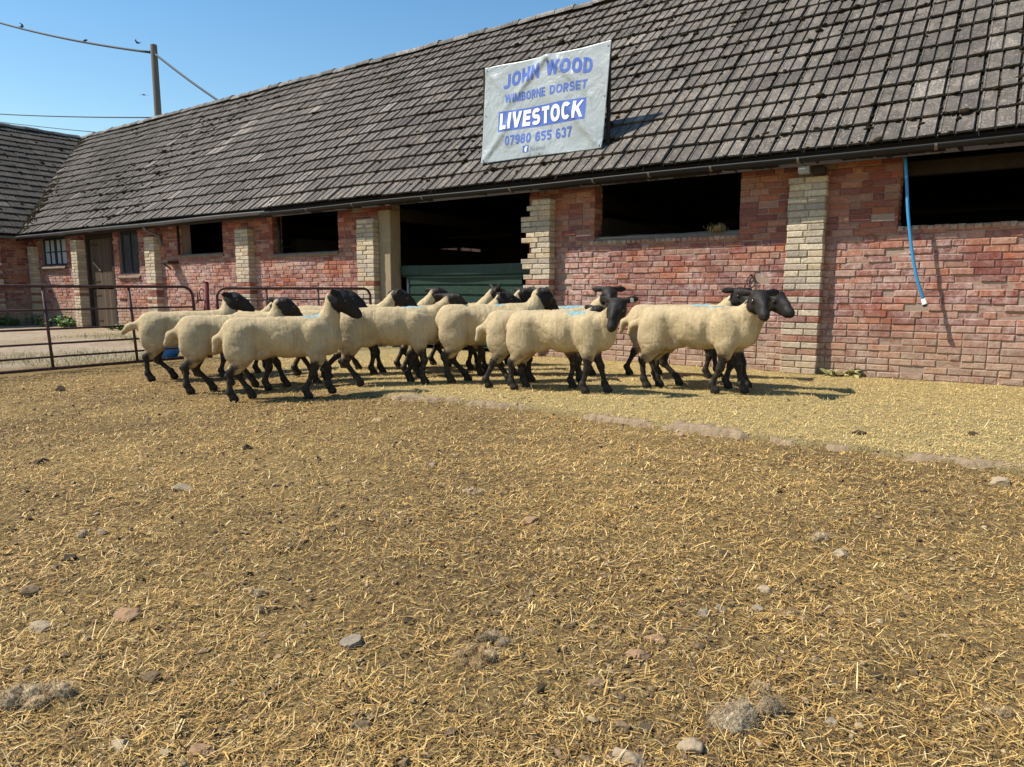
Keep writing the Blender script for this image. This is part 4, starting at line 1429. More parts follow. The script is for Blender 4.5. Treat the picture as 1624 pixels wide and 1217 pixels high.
ribbed(0.16, 2.56, 0.06, 1.23, 0.0, 0.165, 'sheet_panel', 0)
ribbed(0.02, 2.80, 1.215, 1.42, -0.035, 0.5, 'top_panel', 2)
mb = MB()
for x in (0.08, 2.60): mb.tube([(x, 0.07, 0.0), (x, 0.07, 1.38)], 0.022, 8)
mb.tube([(0.08, 0.07, 0.08), (2.60, 0.07, 0.08)], 0.02, 8); mb.tube([(0.08, 0.07, 1.36), (2.60, 0.07, 1.36)], 0.02, 8)
mb.build('frame', M['galv'], gs, True)
mb = MB(); mb.tube([(2.56, 0.0, 0.97), (2.78, -0.01, 0.97)], 0.028, 10); mb.build('slide_bolt', M['galv'], gs, True)

# ---------------------------------------------------------------- hose, tub, grass on the sill
hs = thing('water_hose', 'light blue hose with a white end hanging out of the right-hand barn opening', 'hose', (-0.92, 8.74, 2.45))
pts = [(-.03, .30, .0), (-.02, .12, 0.02), (0.0, .0, -.03), (.035, -.035, -.28), (.07, -.05, -.62), (.13, -.065, -1.0), (.20, -.065, -1.32), (.28, -.045, -1.56)]
ts = np.linspace(0, len(pts) - 1, 40)
pp = np.array([[np.interp(t, range(len(pts)), [p[q] for p in pts]) for q in range(3)] for t in ts])
for _ in range(3): pp[1:-1] = (pp[:-2] + 2 * pp[1:-1] + pp[2:]) / 4
mb = MB(); mb.tube([tuple(p) for p in pp], 0.0165, 12); mb.build('tube', M['hose'], hs, True)
e, d = Vector(pp[-1]), (Vector(pp[-1]) - Vector(pp[-3])).normalized()
mb = MB(); mb.tube([e - d * .02, e + d * .03, e + d * .032, e + d * .045], [0.020, 0.022, 0.026, 0.026], 14); mb.build('fitting', M['white_plastic'], hs, True)
mb = MB(); mb.tube([e + d * .045, e + d * .055, e + d * .07], [0.024, 0.024, 0.018], 14); mb.build('end_cap', M['black_plastic'], hs, True)

tub = thing('feed_tub', 'bright blue plastic tub behind the gate, left of the sheep', 'tub', (-10.55, 5.80, -0.05))
mb = MB()
prof = [(0.0, 0.0), (0.10, 0.0), (0.145, 0.03), (0.175, 0.09), (0.195, 0.17), (0.205, 0.24), (0.222, 0.245), (0.222, 0.255), (0.196, 0.25), (0.18, 0.15), (0.15, 0.06), (0.0, 0.03)]
n = 28
v = [(r * math.cos(2 * math.pi * q / n), r * math.sin(2 * math.pi * q / n), z) for (r, z) in prof for q in range(n)]
f = [[i * n + q, i * n + (q + 1) % n, (i + 1) * n + (q + 1) % n, (i + 1) * n + q] for i in range(len(prof) - 1) for q in range(n)]
mb.add(v, f); mb.build('bowl', M['tub'], tub, True)
for s in (-1, 1):
    mb = MB(); mb.tube([(s * .215, -.05, .24), (s * .25, -.04, .28), (s * .25, .04, .28), (s * .215, .05, .24)], 0.010, 8); mb.build('handle', M['tub'], tub, True)


# leaf and blade helpers
def blades(base, lng, wid, dirs, bend, cols, name, mat, parent=None, up=None):
    """narrow bent strips: base (n,3), dirs (n,3) unit, bend (n,) sideways rise; three cross rows"""
    n = len(base)
    side = np.cross(dirs, np.array((0, 0, 1.0)))
    ln = np.linalg.norm(side, axis=1)
    side[ln < 1e-3] = (1, 0, 0)
    side /= np.linalg.norm(side, axis=1)[:, None]
    nrm = np.cross(side, dirs)
    rows = []
    for t, wf in ((0.0, 0.8), (0.5, 1.0), (1.0, 0.6)):
        c = base + dirs * (lng * t)[:, None] + nrm * (bend * math.sin(math.pi * t))[:, None]
        rows += [c - side * (wid * wf / 2)[:, None], c + side * (wid * wf / 2)[:, None]]
    V = np.stack(rows, 1)
    F = np.array([[0, 1, 3, 2], [2, 3, 5, 4]])[None] + (np.arange(n) * 6)[:, None, None]
    return mesh(name, V.reshape(-1, 3), F.reshape(-1, 4), mat, parent, False, {'Col': np.repeat(cols, 6, 0)})


def weed(name, label, loc, w, dpt, h, n, seed, cols):
    rg = np.random.default_rng(seed)
    t = thing(name, label, 'plant', loc)
    ns = max(6, n // 26)
    mb = MB()
    bases, dirs = [], []
    for i in range(ns):
        bx, by = rg.uniform(-w / 2, w / 2), rg.uniform(-dpt / 2, dpt / 2)
        hh = h * rg.uniform(.45, 1.0) * (1 - 0.5 * abs(bx) / (w / 2))
        tip = Vector((bx + rg.normal(0, .08), by + rg.normal(0, .06), hh))
        mb.tube([(bx, by, -.02), tuple((Vector((bx, by, 0)) + tip) / 2 + Vector((0, 0, .02))), tuple(tip)], [.006, .005, .003], 5)
        for q in range(n // ns):
            s = rg.uniform(.15, 1)
            bases.append(Vector((bx, by, 0)).lerp(tip, s)); a = rg.uniform(0, 6.28); e = rg.uniform(-.5, .7)
            dirs.append((math.cos(a) * math.cos(e), math.sin(a) * math.cos(e), math.sin(e)))
    mb.build('stems', M['leaf'], t, True, True).data.attributes['Col'].data.foreach_set('color', np.tile((.08, .12, .03, 1), len(mb.v)).astype(np.float32))
    nn = len(bases)
    lng = rg.uniform(.05, .12, nn)
    cc = np.array(cols)[rg.integers(0, len(cols), nn)] * rg.uniform(.7, 1.3, (nn, 1))
    blades(np.array([tuple(p) for p in bases]), lng, lng * rg.uniform(.45, .7, nn), np.array(dirs), rg.uniform(-.01, .02, nn), cc, 'leaves', M['leaf'], t)
    return t

greens = [(.10, .20, .05), (.14, .26, .07), (.07, .14, .035), (.18, .28, .10)]
weed('weed_clump', 'leafy green weeds at the foot of the sunlit wall left of the plank door', (-21.1, 8.62, 0), 1.5, 0.45, 0.42, 620, 1, greens)
weed('weed_clump', 'weeds in deep shade in the corner under the left wing', (-22.9, 8.2, 0), 0.7, 1.1, 0.36, 420, 2, greens)
weed('weed_clump', 'small green weed right of the plank door', (-18.1, 8.7, 0), 0.3, 0.2, 0.2, 110, 3, greens)
weed('weed_clump', 'low yellowish weeds at the right foot of the right-hand pier', (-1.38, 8.78, 0), 0.3, 0.18, 0.09, 120, 5, [(.30, .26, .10), (.2, .2, .07), (.38, .32, .15)])
rg = np.random.default_rng(77)
n = 420
a = rg.uniform(0, 6.28, n); e = rg.uniform(-.1, 1.2, n)
o = blades(rg.normal(0, 1, (n, 3)) * (.05, .04, .015) + (0, 0, .01), rg.uniform(.04, .11, n), np.full(n, .004), np.stack([np.cos(a) * np.cos(e), np.sin(a) * np.cos(e), np.sin(e)], -1), rg.uniform(-.02, .02, n), np.array([(.40, .32, .16)]) * rg.uniform(.5, 1.2, (n, 1)), 'hay_tuft', M['straw'])
o.location = (-3.0, 8.93, 1.745)
tag(o, 'tuft of dry hay lying on the sill of the opening behind the middle sheep', 'hay tuft')

# ---------------------------------------------------------------- pole, wires, birds
PX, PY = -46.5, 26.0
pole = thing('utility_pole', 'weathered wooden utility pole rising behind the barn roof', 'pole', (PX, PY, 0))
mb = MB(); mb.tube([(0, 0, -0.5), (0, 0, 8), (0, 0, 16.85), (0, 0, 16.9)], [0.26, 0.235, 0.205, 0.18], 18); mb.build('shaft', M['pole_wood'], pole, True)
for (z, dx) in ((16.4, -.26), (16.2, .26), (12.3, .26)):
    mb = MB(); mb.tube([(dx * .85, -.05, z), (dx * 1.35, -.12, z), (dx * 1.4, -.12, z + .18)], 0.035, 8); mb.build('insulator', M['wire'], pole, True)


def cable(name, label, A, B, sag, r):
    A, B = Vector(A), Vector(B)
    pts = [A.lerp(B, t) - Vector((0, 0, sag * 4 * t * (1 - t))) for t in np.linspace(0, 1, 24)]
    mb = MB(); mb.tube([p - A for p in pts], r, 6)
    o = mb.build(name, M['wire'], None, True, loc=A)
    return tag(o, label, 'cable', 'overhead cables')

cable('overhead_cable', 'thick black cable running from the pole top to the upper left edge', (PX - .3, PY - .1, 16.45), (-82, 26, 27.2), 0.5, 0.075)
cable('overhead_cable', 'black cable slanting down from the pole top to behind the barn ridge', (PX + .35, PY - .1, 16.2), (-31.5, 26, 8.4), 0.35, 0.07)
cable('overhead_cable', 'thin wire meeting the pole low down, upper of the two from the left', (PX - .3, PY - .1, 12.35), (-95, 26, 20.0), 0.3, 0.04)
cable('overhead_cable', 'thinnest wire, lowest of the wires at the left, vanishing behind the roof', (-46.5, 28, 11.3), (-95, 28, 19.9), 0.3, 0.03)
cable('overhead_cable', 'short thin wire from low on the pole down to the roof ridge on its right', (PX + .3, PY - .1, 12.3), (-38, 26, 9.2), 0.2, 0.035)


def bird(name, label, loc, rz, wing_up, perched):
    t = thing(name, label, 'bird', loc, rz, 'small dark birds')
    mb = MB(); mb.tube([(-.16, 0, .0), (-.09, 0, .0), (0, 0, .015), (.08, 0, .03), (.115, 0, .035), (.15, 0, .03)], [.012, .05, .068, .05, .04, .006], 10); mb.build('body', M['bird'], t, True)
    for s in (-1, 1):
        w = MB()
        if perched:
            w.add([(.07, s * .055, .06), (.0, s * .072, .03), (-.26, s * .015, -.02), (-.05, s * .06, .07), (.07, s * .05, .05), (-.26, s * .013, -.026)], [[0, 1, 2, 3], [0, 3, 2, 5, 4], [4, 5, 2, 1, 0]])
        else:
            a = wing_up
            tipy, tipz = s * .34 * math.cos(a), .34 * math.sin(a)
            w.add([(.09, s * .03, .03), (-.05, s * .03, .03), (-.02, s * .16 * math.cos(a), .16 * math.sin(a) + .03), (.10, s * .17 * math.cos(a), .17 * math.sin(a) + .03), (-.16, tipy, tipz), (.09, s * .03, .02), (-.05, s * .03, .02)],
                  [[0, 1, 2, 3], [3, 2, 4], [5, 6, 2, 3][::-1]])
        w.build('wing', M['bird'], t)
    tl = MB(); tl.add([(-.13, .02, .005), (-.13, -.02, .005), (-.30, -.06, -.01), (-.22, 0, -.0), (-.30, .06, -.01), (-.13, 0, -.012)], [[0, 1, 2, 3], [0, 3, 4], [5, 3, 2], [5, 4, 3]]); tl.build('tail', M['bird'], t)
    return t
def on_cable(x, A=(PX - .3, PY - .1, 16.45), B=(-82, 26, 27.2), sag=0.5):
    t = (x - A[0]) / (B[0] - A[0])
    return (x, A[1] + (B[1] - A[1]) * t, A[2] + (B[2] - A[2]) * t - sag * 4 * t * (1 - t) + .14)
bird('small_bird', 'small bird with raised wings on the thick cable nearest the left edge', on_cable(-65.6), R(60), 1.1, False)
bird('small_bird', 'small bird perched on the thick cable midway to the pole', on_cable(-55.3), R(20), 0, True)
bird('small_bird', 'small bird flying just above the left of the pole top', (-47.5, PY - .5, 17.05), R(200), 0.5, False)
bird('small_bird', 'tiny dark bird in flight left of the pole, below its top', (-55.5, 30, 16.0), R(150), -0.2, False)

# ---------------------------------------------------------------- sheep
# each body is one continuous surface: rounded shapes blended as a distance field, then skinned with surface nets
VOX = 0.0095


def unit(v):
    v = np.asarray(v, float)
    return v / np.linalg.norm(v)


class Field:
    def __init__(s):
        s.p = []          # (kind, data, k, black)

    def ell(s, c, r, k=0.05, black=0, rot=None):
        s.p.append(('e', (np.array(c, float), np.array(r, float), np.eye(3) if rot is None else np.array(rot, float)), k, black)); return s

    def cone(s, a, b, ra, rb, k=0.03, black=0, sy=1.0):
        s.p.append(('c', (np.array(a, float), np.array(b, float), ra, rb, sy), k, black)); return s

    @staticmethod
    def dist(kind, d, X, Y, Z):
        if kind == 'e':
            c, r, rot = d
            x, y, z = X - c[0], Y - c[1], Z - c[2]
            u = rot[0][0] * x + rot[0][1] * y + rot[0][2] * z
            v = rot[1][0] * x + rot[1][1] * y + rot[1][2] * z
            w = rot[2][0] * x + rot[2][1] * y + rot[2][2] * z
            k0 = np.sqrt((u / r[0]) ** 2 + (v / r[1]) ** 2 + (w / r[2]) ** 2)
            k1 = np.sqrt((u / r[0] ** 2) ** 2 + (v / r[1] ** 2) ** 2 + (w / r[2] ** 2) ** 2) + 1e-9
            return k0 * (k0 - 1) / k1
        a, b, ra, rb, sy = d
        ab = b - a
        t = np.clip(((X - a[0]) * ab[0] + (Y - a[1]) * ab[1] + (Z - a[2]) * ab[2]) / (ab @ ab), 0, 1)
        return np.sqrt((X - a[0] - t * ab[0]) ** 2 + ((Y - a[1] - t * ab[1]) / sy) ** 2 + (Z - a[2] - t * ab[2]) ** 2) - (ra + (rb - ra) * t)

    @staticmethod
    def bounds(kind, d):
        if kind == 'e':
            c, r, rot = d
            m = max(r)
            return c - m, c + m
        a, b, ra, rb, sy = d
        m = max(ra, rb) * max(1, sy)
        return np.minimum(a, b) - m, np.maximum(a, b) + m

    def grid(s, vox):
        lo = np.min([s.bounds(q[0], q[1])[0] for q in s.p], 0) - 3 * vox
        hi = np.max([s.bounds(q[0], q[1])[1] for q in s.p], 0) + 3 * vox
        n = np.ceil((hi - lo) / vox).astype(int) + 1
        g = np.full(n, 0.3, np.float32)
        ax = [lo[i] + vox * np.arange(n[i]) for i in range(3)]
        for kind, d, k, bl in s.p:
            a, b = s.bounds(kind, d)
            i0 = np.maximum(np.floor((a - lo - k - 3 * vox) / vox).astype(int), 0)
            i1 = np.minimum(np.ceil((b - lo + k + 3 * vox) / vox).astype(int) + 1, n)
            sl = tuple(slice(p, q) for p, q in zip(i0, i1))
            X, Y, Z = np.meshgrid(ax[0][sl[0]], ax[1][sl[1]], ax[2][sl[2]], indexing='ij')
            dd = s.dist(kind, d, X, Y, Z)
            o = g[sl]
            if bl == 2:          # a hollow
                h = np.maximum(k - np.abs(o + dd), 0) / k
                g[sl] = np.maximum(o, -dd) + h * h * k * 0.25
                continue
            h = np.maximum(k - np.abs(o - dd), 0) / k
            g[sl] = np.minimum(o, dd) - h * h * k * 0.25
        return g, lo

    def surface(s, vox=VOX):
        g, lo = s.grid(vox)
        n = np.array(g.shape)
        ins = g < 0
        cn = n - 1
        cnt = np.zeros(cn, np.int8)
        for dx in (0, 1):
            for dy in (0, 1):
                for dz in (0, 1):
                    cnt += ins[dx:dx + cn[0], dy:dy + cn[1], dz:dz + cn[2]]
        act = (cnt > 0) & (cnt < 8)
        ids = np.full(cn, -1, np.int64)
        I, J, K = np.nonzero(act)
        ids[I, J, K] = np.arange(len(I))
        acc = np.zeros((len(I), 3)); num = np.zeros(len(I))
        cor = [(0, 0, 0), (1, 0, 0), (0, 1, 0), (1, 1, 0), (0, 0, 1), (1, 0, 1), (0, 1, 1), (1, 1, 1)]
        for a in range(8):
            for b in range(a + 1, 8):
                ca, cb = cor[a], cor[b]
                if sum(abs(p - q) for p, q in zip(ca, cb)) != 1: continue
                va = g[I + ca[0], J + ca[1], K + ca[2]]; vb = g[I + cb[0], J + cb[1], K + cb[2]]
                m = (va < 0) != (vb < 0)
                t = np.where(m, va / (va - vb + 1e-12), 0)[:, None]
                acc += np.where(m[:, None], np.array(ca) + t * (np.array(cb) - np.array(ca)), 0)
                num += m
        V = lo + vox * (np.stack([I, J, K], -1) + acc / num[:, None])
        F = []
        for ax in range(3):
            o1, o2 = [(1, 2), (2, 0), (0, 1)][ax]
            sa = [slice(None)] * 3; sb = [slice(None)] * 3
            sa[ax] = slice(0, n[ax] - 1); sb[ax] = slice(1, n[ax])
            A, B = ins[tuple(sa)], ins[tuple(sb)]
            E = np.nonzero(A != B)
            E = np.stack(E, -1)
            E = E[(E[:, o1] > 0) & (E[:, o2] > 0) & (E[:, o1] < n[o1] - 1) & (E[:, o2] < n[o2] - 1)]
            flip = A[E[:, 0], E[:, 1], E[:, 2]]
            q = []
            for (p1, p2) in ((0, 0), (1, 0), (1, 1), (0, 1)):
                c = E.copy(); c[:, o1] -= p1; c[:, o2] -= p2
                q.append(ids[c[:, 0], c[:, 1], c[:, 2]])
            q = np.stack(q, -1)
            q[~flip] = q[~flip][:, ::-1]
            F.append(q)
        F = np.vstack(F)
        F = F[(F >= 0).all(1)]
        # two rounds of light smoothing
        for it in range(2):
            s_ = np.zeros_like(V); c_ = np.zeros(len(V))
            for a in range(4):
                b = (a + 1) % 4
                np.add.at(s_, F[:, a], V[F[:, b]]); np.add.at(c_, F[:, a], 1)
                np.add.at(s_, F[:, b], V[F[:, a]]); np.add.at(c_, F[:, b], 1)
            V = V + 0.45 * (s_ / c_[:, None] - V)
        return V, F

    def split(s, V):
        """distance of each vertex to the black and to the woolly shapes"""
        out = []
        for bl in (0, 1):
            D = np.full(len(V), 9.0)
            for kind, d, k, b in s.p:
                if b == bl: D = np.minimum(D, s.dist(kind, d, V[:, 0], V[:, 1], V[:, 2]))
            out.append(D)
        return out


def ik(a, b, l1, l2, bend, y):
    """middle joint of a two-bone chain in the x-z plane"""
    d = np.array([b[0] - a[0], b[2] - a[2]])
    L = min(np.linalg.norm(d), (l1 + l2) * 0.995)
    u = d / np.linalg.norm(d)
    x = (l1 * l1 - l2 * l2 + L * L) / (2 * L)
    h = math.sqrt(max(l1 * l1 - x * x, 0))
    p = np.array([u[1], -u[0]])
    if p[0] * bend < 0: p = -p
    m = np.array([a[0], a[2]]) + u * x + p * h
    return np.array([m[0], y, m[1]])


def make_sheep(name, label, loc, heading, scale=1.0, poll=(0.70, 0.0, 0.93), look=0.0, nod=0.35, roll=0.0, legs=((0.0, 0), (0.0, 0), (0.0, 0), (0.0, 0)),
               tail=(0.12, 0.0), marks=(), ear_tag=None, fat=1.0, ears=(0.0, 0.0), seed=0, headblack=1.0):
    """look: head turn to the sheep's left in degrees; nod: how far the nose points down (radians);
    legs: (forward shift, lift) of the near-side fore, far-side fore, near-side hind, far-side hind hooves"""
    rg = np.random.default_rng(seed)
    F = Field()
    w = fat
    # trunk
    F.ell((-0.02, 0, 0.610), (0.47, 0.158 * w, 0.165), 0.05)
    F.ell((0.08, 0, 0.562), (0.23, 0.152 * w, 0.168), 0.07)
    F.ell((0.30, 0, 0.592), (0.20, 0.136 * w, 0.190), 0.06)
    F.ell((-0.36, 0, 0.618), (0.17, 0.148 * w, 0.160), 0.06)
    F.cone((-0.42, 0, 0.705), (0.36, 0, 0.722), 0.070, 0.070, 0.08, sy=1.1)
    F.ell((0.46, 0, 0.565), (0.115, 0.100, 0.150), 0.07)
    F.ell((-0.20, 0, 0.440), (0.10, 0.08, 0.06), 0.06)
    for sd in (-1, 1):
        F.ell((-0.17, sd * 0.205 * w, 0.530), (0.085, 0.085, 0.16), 0.07, 2)
        F.ell((0.175, sd * 0.205 * w, 0.500), (0.035, 0.070, 0.18), 0.06, 2)
        F.ell((0.45, sd * 0.165, 0.60), (0.05, 0.06, 0.14), 0.05, 2)
        F.ell((-0.29, sd * 0.095, 0.695), (0.060, 0.045, 0.04), 0.05)
        F.ell((-0.375, sd * 0.100, 0.51), (0.140, 0.078, 0.185), 0.05)
        F.cone((-0.345, sd * 0.105, 0.46), (-0.395, sd * 0.103, 0.31), 0.098, 0.050, 0.05, sy=0.78)
        F.ell((0.335, sd * 0.108, 0.53), (0.105, 0.058, 0.185), 0.05)
        F.ell((0.30, sd * 0.10, 0.66), (0.07, 0.05, 0.08), 0.05)
        F.cone((0.345, sd * 0.10, 0.46), (0.345, sd * 0.095, 0.365), 0.075, 0.052, 0.04, sy=0.8)
    # neck and head
    poll = np.array(poll, float)
    a = math.radians(look)
    f = np.array([math.cos(a) * math.cos(nod), math.sin(a) * math.cos(nod), -math.sin(nod)])
    sde = unit(np.cross((0, 0, 1), f))
    up = np.cross(f, sde)
    if roll:
        sde, up = sde * math.cos(roll) + up * math.sin(roll), up * math.cos(roll) - sde * math.sin(roll)
    hb = poll - f * 0.015 - up * 0.035
    base = np.array((0.40, 0, 0.625))
    m = base * 0.5 + hb * 0.5 + np.array((0.02, 0, 0.01))
    F.cone(base, m, 0.122, 0.078, 0.07, sy=0.85)
    F.cone(m, hb, 0.078, 0.068, 0.05, sy=0.95)
    F.cone((0.50, 0, 0.56), m + np.array((0.03, 0, -0.03)), 0.068, 0.052, 0.06)
    hs = 1.22
    rot = np.stack([f, sde, up])
    pt = lambda x, y, z: poll + (f * x + sde * y + up * z) * hs
    F.ell(pt(0.035, 0, 0.0), np.array((0.085, 0.066, 0.068)) * hs, 0.03, 1, rot)
    F.cone(pt(0.06, 0, 0.005), pt(0.185, 0, -0.012), 0.060 * hs, 0.037 * hs, 0.03, 1)
    F.ell(pt(0.215, 0, -0.022), np.array((0.044, 0.036, 0.037)) * hs, 0.03, 1, rot)
    F.cone(pt(0.045, 0, -0.045), pt(0.19, 0, -0.045), 0.042 * hs, 0.026 * hs, 0.03, 1)
    F.ell(pt(0.11, 0, 0.030), np.array((0.075, 0.026, 0.026)) * hs, 0.03, 1, rot)
    for sd in (-1, 1):
        F.ell(pt(0.070, sd * 0.048, 0.028), np.array((0.028, 0.016, 0.018)) * hs, 0.02, 1, rot)
        F.ell(pt(0.055, sd * 0.048, -0.030), np.array((0.045, 0.020, 0.040)) * hs, 0.03, 1, rot)
        F.ell(pt(0.135, sd * 0.064, 0.0), np.array((0.045, 0.018, 0.022)) * hs, 0.02, 2, rot)
        F.ell(pt(0.250, sd * 0.020, -0.012), np.array((0.012, 0.008, 0.007)) * hs, 0.008, 2, rot)
        el = ears[0 if sd < 0 else 1]
        ed = unit(sde * sd * 0.88 - f * 0.30 + up * (-0.16 + el))
        en = unit(up * 0.55 + f * 0.75 - ed * np.dot(up * 0.55 + f * 0.75, ed))
        eb = pt(-0.012, sd * 0.052, 0.028)
        F.cone(eb - ed * 0.02, eb + ed * 0.035, 0.024, 0.022, 0.02, 1)
        F.ell(eb + ed * 0.070, (0.068, 0.036, 0.0140), 0.02, 1, np.stack([ed, np.cross(en, ed), en]))
    # legs
    for q, (dx, lift) in enumerate(legs):
        fore = q < 2
        sd = -1 if q % 2 == 0 else 1
        if fore:
            top = np.array((0.345, sd * 0.098, 0.42))
            foot = np.array((0.365 + dx, sd * 0.088, 0.0 + lift))
            fet = foot + np.array((-0.022 - 0.25 * lift, 0, 0.088))
            kn = ik(top, fet, 0.180, 0.160, 1, sd * 0.092)
            F.cone(top, kn, 0.054, 0.034, 0.035, 1)
            F.ell(kn, (0.036, 0.032, 0.045), 0.02, 1)
            F.cone(kn, fet, 0.028, 0.025, 0.025, 1)
        else:
            top = np.array((-0.315, sd * 0.105, 0.425))
            foot = np.array((-0.40 + dx, sd * 0.092, 0.0 + lift))
            fet = foot + np.array((-0.025 - 0.25 * lift, 0, 0.092))
            kn = ik(top, fet, 0.205, 0.188, -1, sd * 0.098)
            F.cone(top, kn, 0.066, 0.034, 0.04, 1)
            F.ell(kn + np.array((-0.006, 0, 0.005)), (0.037, 0.027, 0.047), 0.02, 1)
            F.cone(kn, fet, 0.029, 0.026, 0.025, 1)
        F.ell(fet, (0.032, 0.029, 0.034), 0.02, 1)
        F.cone(fet, foot + np.array((0.012, 0, 0.034)), 0.031, 0.036, 0.02, 1)
        F.cone(foot + np.array((0.0, 0, 0.022)), foot + np.array((0.032, 0, 0.016)), 0.034, 0.025, 0.02, 1)
    # tail: (backward reach, sideways)
    tb = np.array((-0.50, 0, 0.665))
    tt = np.array((-0.515 - tail[0], tail[1], 0.665 - math.sqrt(max(0.20 ** 2 - tail[0] ** 2, 0.0004))))
    tm = (tb + tt) / 2 + np.array((-0.025, 0, 0.012))
    F.cone(tb + np.array((0.05, 0, 0.01)), tm, 0.047, 0.040, 0.045)
    F.cone(tm, tt, 0.040, 0.027, 0.03)
    V, Q = F.surface()
    dw, db = F.split(V)
    bl = sstep(-0.012, 0.012, dw - db + 0.008 * fbm(V[:, 0] * 40, V[:, 1] * 40, V[:, 2] * 40, oct=2, seed=seed))
    # the back of the poll and the nape stay woolly, the elbows and thighs end in a soft line
    zt_ = np.where(V[:, 0] < 0, 0.325, 0.375)
    low = sstep(0.025, -0.025, V[:, 2] - zt_ + 0.055 * fbm(V[:, 0] * 12, V[:, 1] * 12, V[:, 2] * 12, oct=3, seed=seed + 4))
    hd = ((V - poll) @ f) / hs
    ishead = (V[:, 2] > 0.5) & (np.linalg.norm(V - poll, axis=1) < 0.36) & (db < 0.03)
    lat = np.abs((V - poll) @ sde)
    hdb = sstep(-0.066, -0.048, hd + 0.012 * vnoise(V[:, 0] * 30, V[:, 1] * 30, V[:, 2] * 30, seed=seed))
    isear = (lat > 0.088) & ishead
    bl = np.where(isear, 1.0, np.where(ishead & (np.linalg.norm(V - pt(0.10, 0, -0.01), axis=1) < 0.26), hdb, bl * low))
    bl *= headblack if headblack < 1 else 1
    mk = np.zeros(len(V))
    for (mx, ml, mw) in marks:
        mk = np.maximum(mk, sstep(1.15, 0.75, np.sqrt(((V[:, 0] - mx) / ml) ** 2 + ((V[:, 1] + 0.02) / mw) ** 2) + 0.25 * fbm(V[:, 0] * 30, V[:, 1] * 30, oct=3, seed=seed)) * (V[:, 2] > 0.66) * (1 - bl))
    dirt = sstep(0.52, 0.34, V[:, 2]) * 0.6 + 0.5 * sstep(0.1, 0.45, fbm(V[:, 0] * 3.5 + seed, V[:, 1] * 3.5, V[:, 2] * 3.5, oct=3, seed=seed + 31)) + 0.6 * sstep(-0.42, -0.5, V[:, 0]) * sstep(0.62, 0.42, V[:, 2]) * (np.abs(V[:, 1]) < 0.09)
    # wool texture moves the surface itself a little
    nrm = np.zeros_like(V)
    e1, e2 = V[Q[:, 2]] - V[Q[:, 0]], V[Q[:, 3]] - V[Q[:, 1]]
    fn = np.cross(e1, e2)
    for q in range(4): np.add.at(nrm, Q[:, q], fn)
    nrm /= np.linalg.norm(nrm, axis=1)[:, None] + 1e-12
    d = 0.0028 * fbm(V[:, 0] * 11, V[:, 1] * 11, V[:, 2] * 11, oct=2, seed=seed + 9) + 0.0013 * vnoise(V[:, 0] * 55, V[:, 1] * 55, V[:, 2] * 55, seed=seed + 1) \
        + 0.0016 * np.sin(V[:, 0] * 38 + V[:, 2] * 14 + 3 * vnoise(V[:, 0] * 4, V[:, 1] * 4, V[:, 2] * 4, seed=seed)) * sstep(-0.3, 0.1, V[:, 0]) * sstep(0.4, 0.5, V[:, 2]) * 0.5
    rid = fbm(V[:, 0] * 8 + V[:, 2] * 5 + seed, V[:, 2] * 2.2 - V[:, 0] * 1.1, V[:, 1] * 3, oct=3, seed=seed + 13)
    d = d - 0.0045 * np.exp(-(rid / 0.08) ** 2) * sstep(-0.38, -0.1, V[:, 0]) * sstep(0.38, 0.46, V[:, 2]) - 0.002 * np.exp(-(fbm(V[:, 0] * 5, V[:, 1] * 5, V[:, 2] * 5, oct=2, seed=seed + 21) / 0.08) ** 2)
    V = V + nrm * (d * (1 - bl))[:, None]
    hn = 14000 if seed < 70 else 5000
    cand = np.nonzero((bl < 0.25) & (V[:, 2] > 0.33))[0]
    pk = cand[rg.integers(0, len(cand), hn)]
    hd_ = nrm[pk] * 0.25 + np.array((-0.55, 0, -0.75)) + rg.normal(0, 0.35, (hn, 3))
    hd_ -= nrm[pk] * np.minimum((hd_ * nrm[pk]).sum(1) - 0.16, 0)[:, None]
    hd_ /= np.linalg.norm(hd_, axis=1)[:, None]
    hc = np.array((0.50, 0.395, 0.24)) * rg.uniform(0.85, 1.08, (hn, 1))
    hc = hc * (1 - mk[pk][:, None]) + np.array((0.06, 0.36, 0.48)) * mk[pk][:, None]
    hb_ = V[pk] + rg.uniform(-VOX / 2, VOX / 2, (hn, 3)) - nrm[pk] * 0.002
    fleece = blades(hb_, rg.uniform(0.004, 0.0095, hn), rg.uniform(0.0010, 0.0022, hn), hd_, rg.normal(0, .001, hn), hc, 'fleece', M['fleece'])
    t = thing(name, label, 'sheep', (loc[0], loc[1], float(ground_z(loc[0], loc[1])) + 0.004), R(heading), 'black-faced sheep in the yard')
    t.scale = (scale, scale, scale)
    fleece.parent = t
    mesh('body', V, Q, M['sheep'], t, True, {'Col': np.stack([bl, mk, dirt], -1)})
    for sd in (-1, 1):
        c = pt(0.080, sd * 0.0590, 0.014)
        v, fc = [], []
        for i in range(7):
            for j in range(12):
                th_, ph = math.pi * i / 6, 2 * math.pi * j / 12
                v.append(c + 0.0165 * np.array((math.sin(th_) * math.cos(ph), math.sin(th_) * math.sin(ph), math.cos(th_))))
        for i in range(6):
            for j in range(12):
                fc.append([i * 12 + j, (i + 1) * 12 + j, (i + 1) * 12 + (j + 1) % 12, i * 12 + (j + 1) % 12])
        mesh('eye', np.array(v), fc, M['eye'], t, True)
